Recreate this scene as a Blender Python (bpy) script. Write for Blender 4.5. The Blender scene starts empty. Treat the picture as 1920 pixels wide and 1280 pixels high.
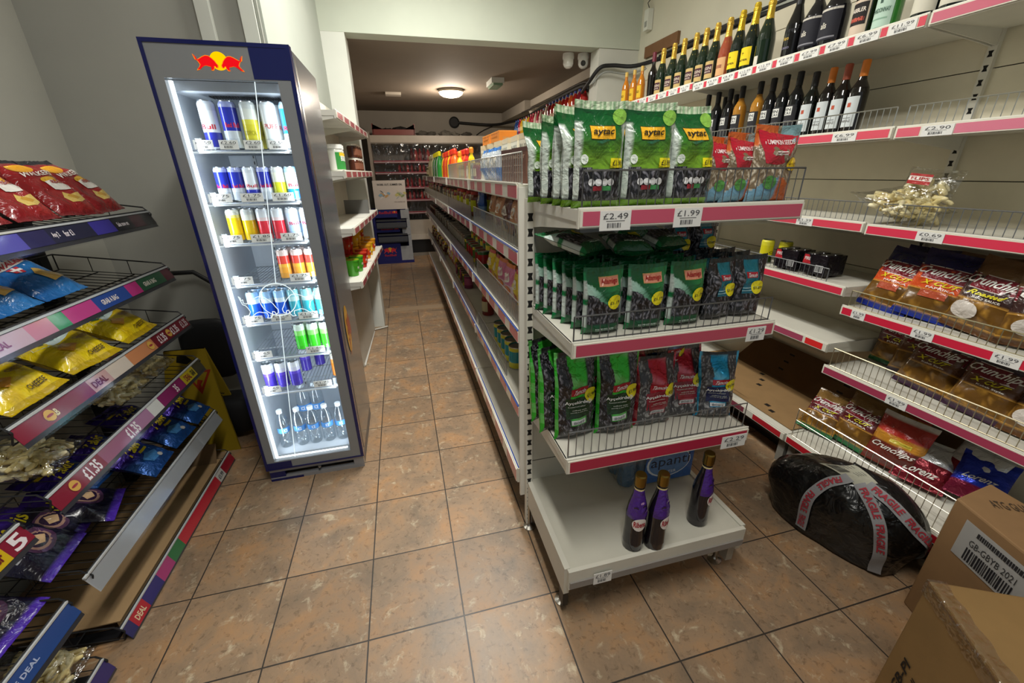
import bpy, math, random
from mathutils import Vector, Matrix
random.seed(7)
SC = bpy.context.scene
COLL = SC.collection
PI = math.pi

# ---------------------------------------------------------------- camera, world, exposure, room lights
cam_data = bpy.data.cameras.new('camera')
cam_data.sensor_width = 36.0
cam_data.lens = 768.0/1920.0*36.0
cam_data.clip_start = 0.02
cam = bpy.data.objects.new('camera', cam_data)
COLL.objects.link(cam)
CAM_ROWS = ((0.96811, -0.10689, 0.22660), (-0.25024, -0.36589, 0.89638), (-0.01291, -0.92449, -0.38098))
def _orth():
    y = Vector((745-960.0, 326-640.0, 768.0)).normalized()
    d = Vector((985-960.0, 2500-640.0, 768.0)).normalized()
    d = (d-y*d.dot(y)).normalized()
    z = -d
    x = y.cross(z)
    return x, y, z
_x, _y, _z = _orth()
_m = Matrix(((_x[0], -_x[1], -_x[2]), (_y[0], -_y[1], -_y[2]), (_z[0], -_z[1], -_z[2]))).to_4x4()
cam.matrix_world = Matrix.Translation((0, 0, 1.5)) @ _m
SC.camera = cam

SC.view_settings.view_transform = 'Standard'
SC.view_settings.look = 'None'
SC.view_settings.gamma = 1.0
SC.view_settings.use_curve_mapping = False
SC.view_settings.exposure = 0.12
SC.cycles.transparent_max_bounces = 24

world = bpy.data.worlds.new('world')
SC.world = world
world.use_nodes = True
world.node_tree.nodes['Background'].inputs[0].default_value = (0.80, 0.86, 0.88, 1)
world.node_tree.nodes['Background'].inputs[1].default_value = 0.30

def area_light(name, loc, size, energy, color, rot=(0, 0, 0)):
    l = bpy.data.lights.new(name, 'AREA')
    l.shape = 'RECTANGLE'; l.size = size[0]; l.size_y = size[1]
    l.energy = energy; l.color = color
    o = bpy.data.objects.new(name, l); COLL.objects.link(o)
    o.location = loc; o.rotation_euler = rot
    return o
def point_light(name, loc, r, energy, color):
    l = bpy.data.lights.new(name, 'POINT'); l.shadow_soft_size = r
    l.energy = energy; l.color = color
    o = bpy.data.objects.new(name, l); COLL.objects.link(o); o.location = loc
    return o
# tube lamps of the front room (their battens are built further down at the same places)
area_light('tube_light_front', (0.10, 0.30, 3.12), (0.16, 1.5), 42, (1.0, 0.98, 0.92))
area_light('tube_light_middle', (0.35, 2.8, 3.12), (0.16, 1.5), 70, (1.0, 0.98, 0.92))
# round ceiling lamp of the rear room
point_light('round_lamp_light', (0.864, 6.76, 2.46), 0.12, 55, (1.0, 0.87, 0.72))

# ---------------------------------------------------------------- colour and materials
def lin(c):
    if isinstance(c, str):
        c = c.lstrip('#'); c = [int(c[i:i+2], 16)/255 for i in (0, 2, 4)]
    return tuple(((x/12.92) if x <= 0.04045 else ((x+0.055)/1.055)**2.4) for x in c[:3])

MATS = {}
def mat(name, rough=.5, metal=0., coat=0., noise=None, bump=None, trans=0., spec=.5, sheen=0, ior=1.45):
    m = bpy.data.materials.new(name); m.use_nodes = True
    nt = m.node_tree; b = nt.nodes['Principled BSDF']
    at = nt.nodes.new('ShaderNodeAttribute'); at.attribute_name = 'Col'
    src = at.outputs['Color']
    tc = nt.nodes.new('ShaderNodeTexCoord')
    if noise:
        n = nt.nodes.new('ShaderNodeTexNoise'); n.inputs['Scale'].default_value = noise[0]; n.inputs['Detail'].default_value = 4
        nt.links.new(tc.outputs['Object'], n.inputs['Vector'])
        mr = nt.nodes.new('ShaderNodeMapRange'); mr.inputs[1].default_value = .3; mr.inputs[2].default_value = .7
        mr.inputs[3].default_value = 1-noise[1]; mr.inputs[4].default_value = 1.0
        nt.links.new(n.outputs['Fac'], mr.inputs[0])
        mx = nt.nodes.new('ShaderNodeMix'); mx.data_type = 'RGBA'; mx.blend_type = 'MULTIPLY'; mx.inputs[0].default_value = 1
        nt.links.new(src, mx.inputs[6]); nt.links.new(mr.outputs[0], mx.inputs[7]); src = mx.outputs[2]
    nt.links.new(src, b.inputs['Base Color'])
    b.inputs['Roughness'].default_value = rough
    b.inputs['Metallic'].default_value = metal
    b.inputs['Coat Weight'].default_value = coat
    b.inputs['Coat Roughness'].default_value = .1
    b.inputs['Transmission Weight'].default_value = trans
    b.inputs['Specular IOR Level'].default_value = spec
    b.inputs['IOR'].default_value = ior
    if bump:
        n = nt.nodes.new('ShaderNodeTexNoise'); n.inputs['Scale'].default_value = bump[0]; n.inputs['Detail'].default_value = 3
        n.inputs['Distortion'].default_value = .6
        nt.links.new(tc.outputs['Object'], n.inputs['Vector'])
        bp = nt.nodes.new('ShaderNodeBump'); bp.inputs['Strength'].default_value = bump[1]; bp.inputs['Distance'].default_value = bump[2]
        nt.links.new(n.outputs['Fac'], bp.inputs['Height']); nt.links.new(bp.outputs[0], b.inputs['Normal'])
    MATS[name] = m
    return m
mat('painted_steel', .42, noise=(6, .10))
mat('matte_paint', .85, noise=(3, .07))
mat('gloss_plastic', .18, coat=.3)
mat('plastic', .4)
mat('film', .24, coat=.35, bump=(26, .9, .014))
mat('foil', .26, metal=.45, bump=(30, .8, .012))
mat('cardboard', .8, noise=(9, .14), bump=(60, .2, .002))
mat('metal', .28, metal=1.)
mat('wire', .35, metal=.85)
mat('dark_glass', .06, coat=.6)
mat('tinted_glass', .05, trans=.55, coat=.3)
mat('rubber', .6)
mat('bin_film', .30, coat=.25, bump=(14, .9, .03), noise=(8, .3))
mat('paper', .75)

def clear_mat(name, tint, refl, rough=.05, bump=None):
    m = bpy.data.materials.new(name); m.use_nodes = True
    nt = m.node_tree; nt.nodes.remove(nt.nodes['Principled BSDF'])
    out = nt.nodes['Material Output']
    t = nt.nodes.new('ShaderNodeBsdfTransparent'); t.inputs[0].default_value = (*tint, 1)
    g = nt.nodes.new('ShaderNodeBsdfGlossy'); g.inputs['Roughness'].default_value = rough
    lw = nt.nodes.new('ShaderNodeFresnel'); lw.inputs[0].default_value = 1.45
    ma = nt.nodes.new('ShaderNodeMath'); ma.operation = 'MULTIPLY_ADD'; ma.inputs[1].default_value = 1.0; ma.inputs[2].default_value = refl
    gb = nt.nodes.new('ShaderNodeNewGeometry'); ib = nt.nodes.new('ShaderNodeMath'); ib.operation = 'SUBTRACT'; ib.inputs[0].default_value = 1.0
    nt.links.new(gb.outputs['Backfacing'], ib.inputs[1])
    mb_ = nt.nodes.new('ShaderNodeMath'); mb_.operation = 'MULTIPLY'
    nt.links.new(lw.outputs[0], mb_.inputs[0]); nt.links.new(ib.outputs[0], mb_.inputs[1]); nt.links.new(mb_.outputs[0], ma.inputs[0])
    mx = nt.nodes.new('ShaderNodeMixShader')
    nt.links.new(ma.outputs[0], mx.inputs[0]); nt.links.new(t.outputs[0], mx.inputs[1]); nt.links.new(g.outputs[0], mx.inputs[2])
    nt.links.new(mx.outputs[0], out.inputs['Surface'])
    if bump:
        tc = nt.nodes.new('ShaderNodeTexCoord')
        n = nt.nodes.new('ShaderNodeTexNoise'); n.inputs['Scale'].default_value = bump[0]
        nt.links.new(tc.outputs['Object'], n.inputs['Vector'])
        bp = nt.nodes.new('ShaderNodeBump'); bp.inputs['Strength'].default_value = bump[1]; bp.inputs['Distance'].default_value = bump[2]
        nt.links.new(n.outputs['Fac'], bp.inputs['Height']); nt.links.new(bp.outputs[0], g.inputs['Normal']); nt.links.new(bp.outputs[0], lw.inputs['Normal'])
    MATS[name] = m
clear_mat('clear_glass', (.97, .99, .99), .0)
clear_mat('clear_plastic', (.93, .94, .95), .02, .12)
clear_mat('clear_bag', (.93, .93, .91), .13, .16, (35, 1.0, .02))
clear_mat('water', (.96, .985, 1.0), .03, .05)
clear_mat('bottle_plastic', (.985, .99, .99), .10, .08)
clear_mat('smoky_plastic', (.42, .40, .37), .05, .25)
clear_mat('clear_tape', (.93, .90, .84), .22, .14, (38, .9, .010))
clear_mat('curtain', (.86, .87, .88), .03, .10, (9, .8, .03))

def emit_mat(name, strength):
    m = bpy.data.materials.new(name); m.use_nodes = True
    nt = m.node_tree; nt.nodes.remove(nt.nodes['Principled BSDF'])
    at = nt.nodes.new('ShaderNodeAttribute'); at.attribute_name = 'Col'
    e = nt.nodes.new('ShaderNodeEmission'); e.inputs['Strength'].default_value = strength
    nt.links.new(at.outputs['Color'], e.inputs['Color']); nt.links.new(e.outputs[0], nt.nodes['Material Output'].inputs['Surface'])
    MATS[name] = m
emit_mat('led', 2.0)
emit_mat('lit_logo', 1.1)
emit_mat('lamp_glow', 9)

def seed_mat(name, dark, light, scale, stretch):
    m = bpy.data.materials.new(name); m.use_nodes = True
    nt = m.node_tree; b = nt.nodes['Principled BSDF']
    tc = nt.nodes.new('ShaderNodeTexCoord')
    n = nt.nodes.new('ShaderNodeTexNoise'); n.inputs['Scale'].default_value = 22
    nt.links.new(tc.outputs['Object'], n.inputs['Vector'])
    vm = nt.nodes.new('ShaderNodeVectorMath'); vm.operation = 'MULTIPLY_ADD'; vm.inputs[1].default_value = (.06, .06, .06)
    nt.links.new(n.outputs['Color'], vm.inputs[0]); nt.links.new(tc.outputs['Object'], vm.inputs[2])
    mp = nt.nodes.new('ShaderNodeMapping'); mp.inputs['Rotation'].default_value = (0, .6, 0); mp.inputs['Scale'].default_value = stretch
    nt.links.new(vm.outputs[0], mp.inputs[0])
    v = nt.nodes.new('ShaderNodeTexVoronoi'); v.inputs['Scale'].default_value = scale
    nt.links.new(mp.outputs[0], v.inputs['Vector'])
    r = nt.nodes.new('ShaderNodeValToRGB')
    e = r.color_ramp.elements
    e[0].position = .0; e[0].color = (*lin(light), 1)
    e[1].position = .55; e[1].color = (*lin(dark), 1)
    x = e.new(.24); x.color = (*[(.55*p+.45*q) for p, q in zip(lin(dark), lin(light))], 1)
    nt.links.new(v.outputs['Distance'], r.inputs[0]); nt.links.new(r.outputs[0], b.inputs['Base Color'])
    b.inputs['Roughness'].default_value = .25; b.inputs['Coat Weight'].default_value = .3
    bp = nt.nodes.new('ShaderNodeBump'); bp.inputs['Strength'].default_value = .5; bp.inputs['Distance'].default_value = .006; bp.invert = True
    nt.links.new(v.outputs['Distance'], bp.inputs['Height']); nt.links.new(bp.outputs[0], b.inputs['Normal'])
    MATS[name] = m
seed_mat('black_seeds', '#131217', '#9a98a2', 105, (1, 1, .42))
seed_mat('grey_seeds', '#38383c', '#bcbcbe', 95, (1, 1, .42))
seed_mat('pale_seeds', '#7a6850', '#f0e6d0', 105, (1, 1, .40))
seed_mat('fried_chips', '#6b4a1c', '#c9963f', 28, (1, 1, .6))

# floor tiles: world-space grid, mottled terracotta, dark grout
def floor_mat():
    m = bpy.data.materials.new('terracotta_tiles'); m.use_nodes = True
    nt = m.node_tree; b = nt.nodes['Principled BSDF']; L = nt.links.new
    g = nt.nodes.new('ShaderNodeNewGeometry')
    br = nt.nodes.new('ShaderNodeTexBrick'); br.offset = 0; br.squash = 1
    mp = nt.nodes.new('ShaderNodeMapping'); mp.inputs['Location'].default_value = (-.0645, -.017, 0)
    L(g.outputs['Position'], mp.inputs[0]); L(mp.outputs[0], br.inputs['Vector'])
    br.inputs['Scale'].default_value = 1.0; br.inputs['Brick Width'].default_value = .335; br.inputs['Row Height'].default_value = .335
    br.inputs['Mortar Size'].default_value = .0028; br.inputs['Mortar Smooth'].default_value = .15
    br.inputs['Color1'].default_value = (0, 0, 0, 1); br.inputs['Color2'].default_value = (1, 1, 1, 1); br.inputs['Bias'].default_value = 0
    n1 = nt.nodes.new('ShaderNodeTexNoise'); n1.inputs['Scale'].default_value = 5.5; n1.inputs['Detail'].default_value = 8; n1.inputs['Roughness'].default_value = .65; n1.inputs['Distortion'].default_value = .5
    n2 = nt.nodes.new('ShaderNodeTexNoise'); n2.inputs['Scale'].default_value = 42; n2.inputs['Detail'].default_value = 8; n2.inputs['Roughness'].default_value = .7; n2.inputs['Distortion'].default_value = .5
    n3 = nt.nodes.new('ShaderNodeTexNoise'); n3.inputs['Scale'].default_value = 15; n3.inputs['Detail'].default_value = 9; n3.inputs['Roughness'].default_value = .7; n3.inputs['Distortion'].default_value = .5
    mp3 = nt.nodes.new('ShaderNodeMapping'); mp3.inputs['Location'].default_value = (5, 3, 2)
    L(g.outputs['Position'], n1.inputs['Vector']); L(g.outputs['Position'], n2.inputs['Vector']); L(g.outputs['Position'], mp3.inputs[0]); L(mp3.outputs[0], n3.inputs['Vector'])
    r1 = nt.nodes.new('ShaderNodeValToRGB'); e = r1.color_ramp.elements
    e[0].position = .32; e[0].color = (*lin('#85735f'), 1)
    e[1].position = .68; e[1].color = (*lin('#b48a60'), 1)
    x = e.new(.5); x.color = (*lin('#9f8468'), 1)
    L(n1.outputs['Fac'], r1.inputs[0])
    # pale mineral blotches
    r2 = nt.nodes.new('ShaderNodeValToRGB'); e = r2.color_ramp.elements
    e[0].position = .57; e[0].color = (0, 0, 0, 1); e[1].position = .69; e[1].color = (.75, .75, .75, 1)
    L(n3.outputs['Fac'], r2.inputs[0])
    m1 = nt.nodes.new('ShaderNodeMix'); m1.data_type = 'RGBA'; m1.inputs[7].default_value = (*lin('#d2c4a6'), 1)
    L(r2.outputs[0], m1.inputs[0]); L(r1.outputs[0], m1.inputs[6])
    # fine dark veins
    r3 = nt.nodes.new('ShaderNodeValToRGB'); e = r3.color_ramp.elements
    e[0].position = .36; e[0].color = (.58, .56, .54, 1); e[1].position = .46; e[1].color = (1, 1, 1, 1)
    L(n2.outputs['Fac'], r3.inputs[0])
    m2 = nt.nodes.new('ShaderNodeMix'); m2.data_type = 'RGBA'; m2.blend_type = 'MULTIPLY'; m2.inputs[0].default_value = .8
    L(m1.outputs[2], m2.inputs[6]); L(r3.outputs[0], m2.inputs[7])
    # per-tile tone
    m3 = nt.nodes.new('ShaderNodeMix'); m3.data_type = 'RGBA'; m3.blend_type = 'MULTIPLY'; m3.inputs[0].default_value = 1
    mr = nt.nodes.new('ShaderNodeMapRange'); mr.inputs[3].default_value = .82; mr.inputs[4].default_value = 1.04
    L(br.outputs['Color'], mr.inputs[0]); L(m2.outputs[2], m3.inputs[6]); L(mr.outputs[0], m3.inputs[7])
    m4 = nt.nodes.new('ShaderNodeMix'); m4.data_type = 'RGBA'; m4.inputs[7].default_value = (*lin('#3a332d'), 1)
    L(br.outputs['Fac'], m4.inputs[0]); L(m3.outputs[2], m4.inputs[6]); L(m4.outputs[2], b.inputs['Base Color'])
    rr = nt.nodes.new('ShaderNodeMapRange'); rr.inputs[3].default_value = .30; rr.inputs[4].default_value = .5
    L(n1.outputs['Fac'], rr.inputs[0]); L(rr.outputs[0], b.inputs['Roughness'])
    bp = nt.nodes.new('ShaderNodeBump'); bp.inputs['Strength'].default_value = .35; bp.inputs['Distance'].default_value = .004; bp.invert = True
    ad = nt.nodes.new('ShaderNodeMath'); ad.operation = 'ADD'
    mm = nt.nodes.new('ShaderNodeMath'); mm.operation = 'MULTIPLY'; mm.inputs[1].default_value = -.35
    L(n2.outputs['Fac'], mm.inputs[0]); L(mm.outputs[0], ad.inputs[1]); L(br.outputs['Fac'], ad.inputs[0])
    L(ad.outputs[0], bp.inputs['Height']); L(bp.outputs[0], b.inputs['Normal'])
    MATS['floor_tiles'] = m
floor_mat()

# ---------------------------------------------------------------- mesh builder
_TXT = {}
def text_geo(s, bold=0.0):
    """2D outline of a string: (verts normalised to the unit box, faces, aspect)"""
    k = (s, bold)
    if k in _TXT: return _TXT[k]
    cu = bpy.data.curves.new('t', 'FONT'); cu.body = s; cu.size = 1; cu.resolution_u = 2; cu.offset = bold
    ob = bpy.data.objects.new('t', cu); COLL.objects.link(ob)
    bpy.context.view_layer.update()
    me = bpy.data.meshes.new_from_object(ob.evaluated_get(bpy.context.evaluated_depsgraph_get()))
    vs = [v.co.copy() for v in me.vertices]; fs = [tuple(p.vertices) for p in me.polygons]
    bpy.data.objects.remove(ob); bpy.data.curves.remove(cu); bpy.data.meshes.remove(me)
    if not vs: vs = [Vector((0, 0, 0)), Vector((1, 0, 0)), Vector((1, 1, 0))]; fs = []
    x0 = min(v.x for v in vs); x1 = max(v.x for v in vs); y0 = min(v.y for v in vs); y1 = max(v.y for v in vs)
    w = max(x1-x0, 1e-6); h = max(y1-y0, 1e-6)
    # mean face normal must be +z
    r = ([((v.x-x0)/w, (v.y-y0)/h) for v in vs], fs, w/h)
    _TXT[k] = r
    return r

class MB:
    def __init__(s):
        s.v = []; s.f = []; s.c = []; s.m = []; s.sm = []; s.mats = []; s.M = None
    def mi(s, m):
        if m not in s.mats: s.mats.append(m)
        return s.mats.index(m)
    def add(s, vs, fs, m, c, smooth=False):
        b = len(s.v)
        if s.M is not None: vs = [s.M @ Vector(p) for p in vs]
        s.v.extend([tuple(p) for p in vs]); k = s.mi(m)
        multi = isinstance(c, list)
        if not multi: c = lin(c)
        for i, f in enumerate(fs):
            s.f.append(tuple(b+j for j in f)); s.m.append(k); s.sm.append(smooth)
            s.c.append(lin(c[i]) if multi else c)
        return s
    def box(s, lo, hi, m, c, rot=None, skip=()):
        x0, y0, z0 = lo; x1, y1, z1 = hi
        vs = [(x0, y0, z0), (x1, y0, z0), (x1, y1, z0), (x0, y1, z0), (x0, y0, z1), (x1, y0, z1), (x1, y1, z1), (x0, y1, z1)]
        fs = [(0, 3, 2, 1), (4, 5, 6, 7), (0, 1, 5, 4), (1, 2, 6, 5), (2, 3, 7, 6), (3, 0, 4, 7)]
        return s.add(vs, fs, m, c)
    def quad(s, a, b, c_, d, m, c):
        return s.add([a, b, c_, d], [(0, 1, 2, 3)], m, c)
    def bar(s, a, b, r, m, c, n=4, r2=None):
        a = Vector(a); b = Vector(b); d = (b-a)
        if d.length < 1e-7: return s
        d.normalize(); u = d.orthogonal().normalized(); w = d.cross(u); r2 = r if r2 is None else r2
        vs = []
        for p, q in ((a, r), (b, r2)):
            for k in range(n):
                t = 2*PI*(k+.5)/n; vs.append(p+u*math.cos(t)*q+w*math.sin(t)*q)
        fs = [(k, (k+1) % n, n+(k+1) % n, n+k) for k in range(n)]+[tuple(range(n-1, -1, -1)), tuple(range(n, 2*n))]
        return s.add(vs, fs, m, c, n > 6)
    def path(s, pts, r, m, c, n=5):
        for a, b in zip(pts, pts[1:]): s.bar(a, b, r, m, c, n)
        return s
    def tube(s, pts, r, m, c, n=8):
        pts = [Vector(p) for p in pts]; vs = []; fs = []; u = None
        for i, p in enumerate(pts):
            d = (pts[min(i+1, len(pts)-1)]-pts[max(i-1, 0)]).normalized()
            u = d.orthogonal().normalized() if u is None else (u-d*u.dot(d)).normalized()
            w = d.cross(u)
            rr = r[i] if isinstance(r, (list, tuple)) else r
            for k in range(n):
                t = 2*PI*k/n; vs.append(p+u*math.cos(t)*rr+w*math.sin(t)*rr)
        for i in range(len(pts)-1):
            for k in range(n):
                fs.append((i*n+k, i*n+(k+1) % n, (i+1)*n+(k+1) % n, (i+1)*n+k))
        fs += [tuple(range(n-1, -1, -1)), tuple(range((len(pts)-1)*n, len(pts)*n))]
        return s.add(vs, fs, m, c, True)
    def lathe(s, prof, m, c, n=14, at=(0, 0, 0), a0=0, a1=2*PI, cap=True):
        """prof: [(r, z)] or [(r, z, colour, material)] - colour applies to the band above the point"""
        full = abs(a1-a0-2*PI) < 1e-6
        cols = n if full else n+1
        for i in range(len(prof)-1):
            p, q = prof[i], prof[i+1]
            cc = p[2] if len(p) > 2 and p[2] else c; mm = p[3] if len(p) > 3 else m
            vs = []
            for (r, z) in (p[:2], q[:2]):
                for k in range(cols):
                    t = a0+(a1-a0)*k/n; vs.append((at[0]+r*math.cos(t), at[1]+r*math.sin(t), at[2]+z))
            fs = [(k, (k+1) % cols, cols+(k+1) % cols, cols+k) for k in range(n)]
            s.add(vs, fs, mm, cc, True)
        return s
    def disc(s, r, z, m, c, n=14, at=(0, 0, 0), up=True):
        vs = [(at[0]+r*math.cos(2*PI*k/n), at[1]+r*math.sin(2*PI*k/n), at[2]+z) for k in range(n)]
        return s.add(vs, [tuple(range(n)) if up else tuple(range(n-1, -1, -1))], m, c)
    def text(s, st, o, ux, uy, w, h, m, c, bold=.012, slant=0):
        """flat text in the box at o, spanned by unit vectors ux, uy, of size w x h"""
        o = Vector(o); ux = Vector(ux); uy = Vector(uy)
        vs, fs, _ = text_geo(st, bold)
        return s.add([o+ux*((x+slant*y)*w)+uy*(y*h) for x, y in vs], fs, m, c)
    def build(s, name, parent=None, loc=None):
        me = bpy.data.meshes.new(name)
        me.from_pydata(s.v, [], s.f)
        for k in s.mats: me.materials.append(MATS[k])
        me.polygons.foreach_set('material_index', s.m)
        me.polygons.foreach_set('use_smooth', s.sm)
        at = me.color_attributes.new('Col', 'FLOAT_COLOR', 'CORNER')
        buf = []
        for f, c in zip(s.f, s.c):
            if isinstance(c[0], tuple):
                for q in c: buf.extend((*q, 1.0))
            else: buf.extend((*c, 1.0)*len(f))
        at.data.foreach_set('color', buf)
        me.update()
        o = bpy.data.objects.new(name, me); COLL.objects.link(o)
        if parent is not None: o.parent = parent
        if loc is not None: o.location = loc
        return o

def tag(o, label=None, cat=None, group=None, kind=None):
    if label: o['label'] = label
    if cat: o['category'] = cat
    if group: o['group'] = group
    if kind: o['kind'] = kind
    return o
def empty(name, loc=(0, 0, 0), rz=0):
    o = bpy.data.objects.new(name, None); COLL.objects.link(o)
    o.location = loc; o.rotation_euler = (0, 0, rz); o.empty_display_size = .05
    return o
def struct(name, mb):
    o = mb.build(name); o['kind'] = 'structure'; return o
PROTO = []
def dup(src, M=None, label=None, cat=None, group=None):
    """a copy of a thing with copies of its parts and their sub-parts"""
    r = src.copy(); COLL.objects.link(r)
    for ch in src.children:
        c = ch.copy(); COLL.objects.link(c); c.parent = r; c.matrix_parent_inverse = ch.matrix_parent_inverse
        for g in ch.children:
            d = g.copy(); COLL.objects.link(d); d.parent = c
    if M is not None: r.matrix_world = M
    return tag(r, label, cat, group)
class Kind:
    """first use places the prototype itself, later uses place copies of it"""
    def __init__(s, obj): s.o = obj; s.used = False
    def put(s, M, label, cat, group=None):
        if not s.used:
            s.used = True; s.o.matrix_world = M
            if group is None and 'group' in s.o: del s.o['group']
            return tag(s.o, label, cat, group)
        c = dup(s.o, M, label, cat, group)
        if group is None and 'group' in c: del c['group']
        return c
def T(x, y, z, rz=0, rx=0, ry=0, s=1):
    return Matrix.Translation((x, y, z)) @ Matrix.Rotation(rz, 4, 'Z') @ Matrix.Rotation(rx, 4, 'X') @ Matrix.Rotation(ry, 4, 'Y') @ Matrix.Diagonal((s, s, s, 1))
ORD = ['first', 'second', 'third', 'fourth', 'fifth', 'sixth', 'seventh', 'eighth', 'ninth', 'tenth', 'eleventh', 'twelfth', 'thirteenth', 'fourteenth', 'fifteenth', 'sixteenth']

# ================================================================ the room
WHITE = '#d6d8cf'; CREAM = '#d9d2bb'; SHELFW = '#d8d5c8'
m = MB(); m.box((-2.3, -1.6, -.04), (2.6, 9.3, 0), 'floor_tiles', '#b08a6b'); struct('floor', m)
m = MB(); m.box((-1.72, -1.6, 0), (-1.6, 2.78, 3.2), 'matte_paint', '#98978d'); struct('wall_left', m)
m = MB(); m.box((-1.72, 2.78, 0), (-.585, 2.9, 3.2), 'matte_paint', '#a3a39b'); struct('wall_alcove', m)
m = MB()   # slightly skewed partition that carries the narrow shelves
def prism(mb, pts, z0, z1, mt, c):
    n = len(pts)
    vs = [(x, y, z0) for x, y in pts]+[(x, y, z1) for x, y in pts]
    fs = [tuple(range(n-1, -1, -1)), tuple(range(n, 2*n))]+[(k, (k+1) % n, n+(k+1) % n, n+k) for k in range(n)]
    mb.add(vs, fs, mt, c)
prism(m, [(-.585, 2.90), (-.585, 2.78), (-.575, 2.78), (-.49, 4.32), (-.49, 4.34), (-.70, 4.34), (-.70, 2.90)], 0, 3.2, 'matte_paint', '#abb0a6')
struct('wall_partition', m)
m = MB(); m.box((-.489, 4.322, 0), (-.302, 4.60, 2.59), 'matte_paint', WHITE); struct('wall_pier', m)
m = MB(); m.box((-.74, 4.34, 0), (-.62, 9.1, 2.6), 'matte_paint', '#a9a399'); struct('wall_rear_left', m)
m = MB(); m.box((2.42, -1.6, 0), (2.54, 9.1, 3.2), 'matte_paint', '#cfccb8'); struct('wall_right', m)
m = MB(); m.box((-.62, 9.1, 0), (2.54, 9.2, 2.6), 'matte_paint', '#a39c91'); struct('wall_rear', m)
m = MB(); m.box((-.62, 4.32, 2.59), (2.42, 4.50, 3.2), 'matte_paint', '#c3c9ba'); struct('wall_bulkhead', m)
m = MB(); m.box((2.0, 4.33, 0), (2.419, 4.52, 2.588), 'matte_paint', '#d0d0c6'); struct('wall_pilaster', m)
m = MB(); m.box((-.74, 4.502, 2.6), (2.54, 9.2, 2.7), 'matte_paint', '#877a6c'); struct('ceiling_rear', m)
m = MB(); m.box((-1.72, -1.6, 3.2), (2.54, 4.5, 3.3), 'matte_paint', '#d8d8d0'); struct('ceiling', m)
# vertical casings on the alcove wall and partition
m = MB(); m.box((-.86, 2.74, .0), (-.80, 2.779, 3.19), 'matte_paint', '#c4c6bd'); struct('trim_1', m)
m = MB()
m.box((-.665, 2.735, .9), (-.60, 2.779, 3.19), 'matte_paint', '#cdd0c6')
m.box((-.598, 2.75, .9), (-.586, 2.779, 3.19), 'matte_paint', '#8f9188'); struct('trim_2', m)
m = MB(); m.box((-1.2, 2.765, .155), (-.86, 2.779, .175), 'plastic', '#1b1b1d'); m.box((-1.59, 2.768, 0), (-.86, 2.779, .155), 'matte_paint', '#c2c4c0'); struct('baseboard_alcove', m)
# duct boxed in along the right wall of the rear room
m = MB(); m.box((2.16, 7.45, 2.44), (2.419, 9.09, 2.598), 'matte_paint', '#aaa296'); struct('trim_3', m)
m = MB(); m.box((2.26, 4.53, 2.50), (2.419, 7.45, 2.598), 'matte_paint', '#b0a79a'); struct('trim_4', m)
# floor strip where the tiling changes, under the partition
m = MB(); m.box((-.30, 4.80, 0.0), (.46, 4.95, .004), 'matte_paint', '#a58c6f'); struct('trim_5', m)

# ================================================================ shelving
RED = '#d8475a'; PINK = '#c9566c'; STRIPW = '#ddd9c6'
def seed_digits(x): return int(abs(x)*977) % 7
def ticket_geo(mb, x, z0, w, h, price, y=-.0165, c='#e6e6e2'):
    mb.box((x, y-.0015, z0), (x+w, y, z0+h), 'paper', c)
    yy = y-.0021
    if price:
        mb.text(price, (x+.1*w, yy, z0+.58*h), (1, 0, 0), (0, 0, 1), .8*w, .30*h, 'paper', '#4e4e52', 0)
    # barcode bars and small print line
    mb.box((x+.2*w, yy, z0+.47*h), (x+.8*w, yy+.0003, z0+.50*h), 'paper', '#6f6f70')
    n = 9
    for k in range(n):
        a = x+.24*w+k*.052*w
        mb.box((a, yy, z0+.14*h), (a+(.022 if (k*7) % 3 else .036)*w, yy+.0003, z0+.38*h), 'paper', '#4b4b4e')

def fence_geo(mb, x0, x1, h, y=.006, pitch=.026, r=.0015, c='#8d8f92', side=.0, mids=(), z0=.0):
    mb.bar((x0, y, h), (x1, y, h), r*1.7, 'wire', c)
    mb.bar((x0, y, z0+.004), (x1, y, z0+.004), r*1.3, 'wire', c)
    for q in mids: mb.bar((x0, y, q), (x1, y, q), r*1.1, 'wire', c)
    n = max(1, round((x1-x0)/pitch))
    for k in range(n+1):
        x = x0+(x1-x0)*k/n
        mb.bar((x, y, z0), (x, y, h), r*(1.6 if k in (0, n) else 1), 'wire', c)

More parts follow.
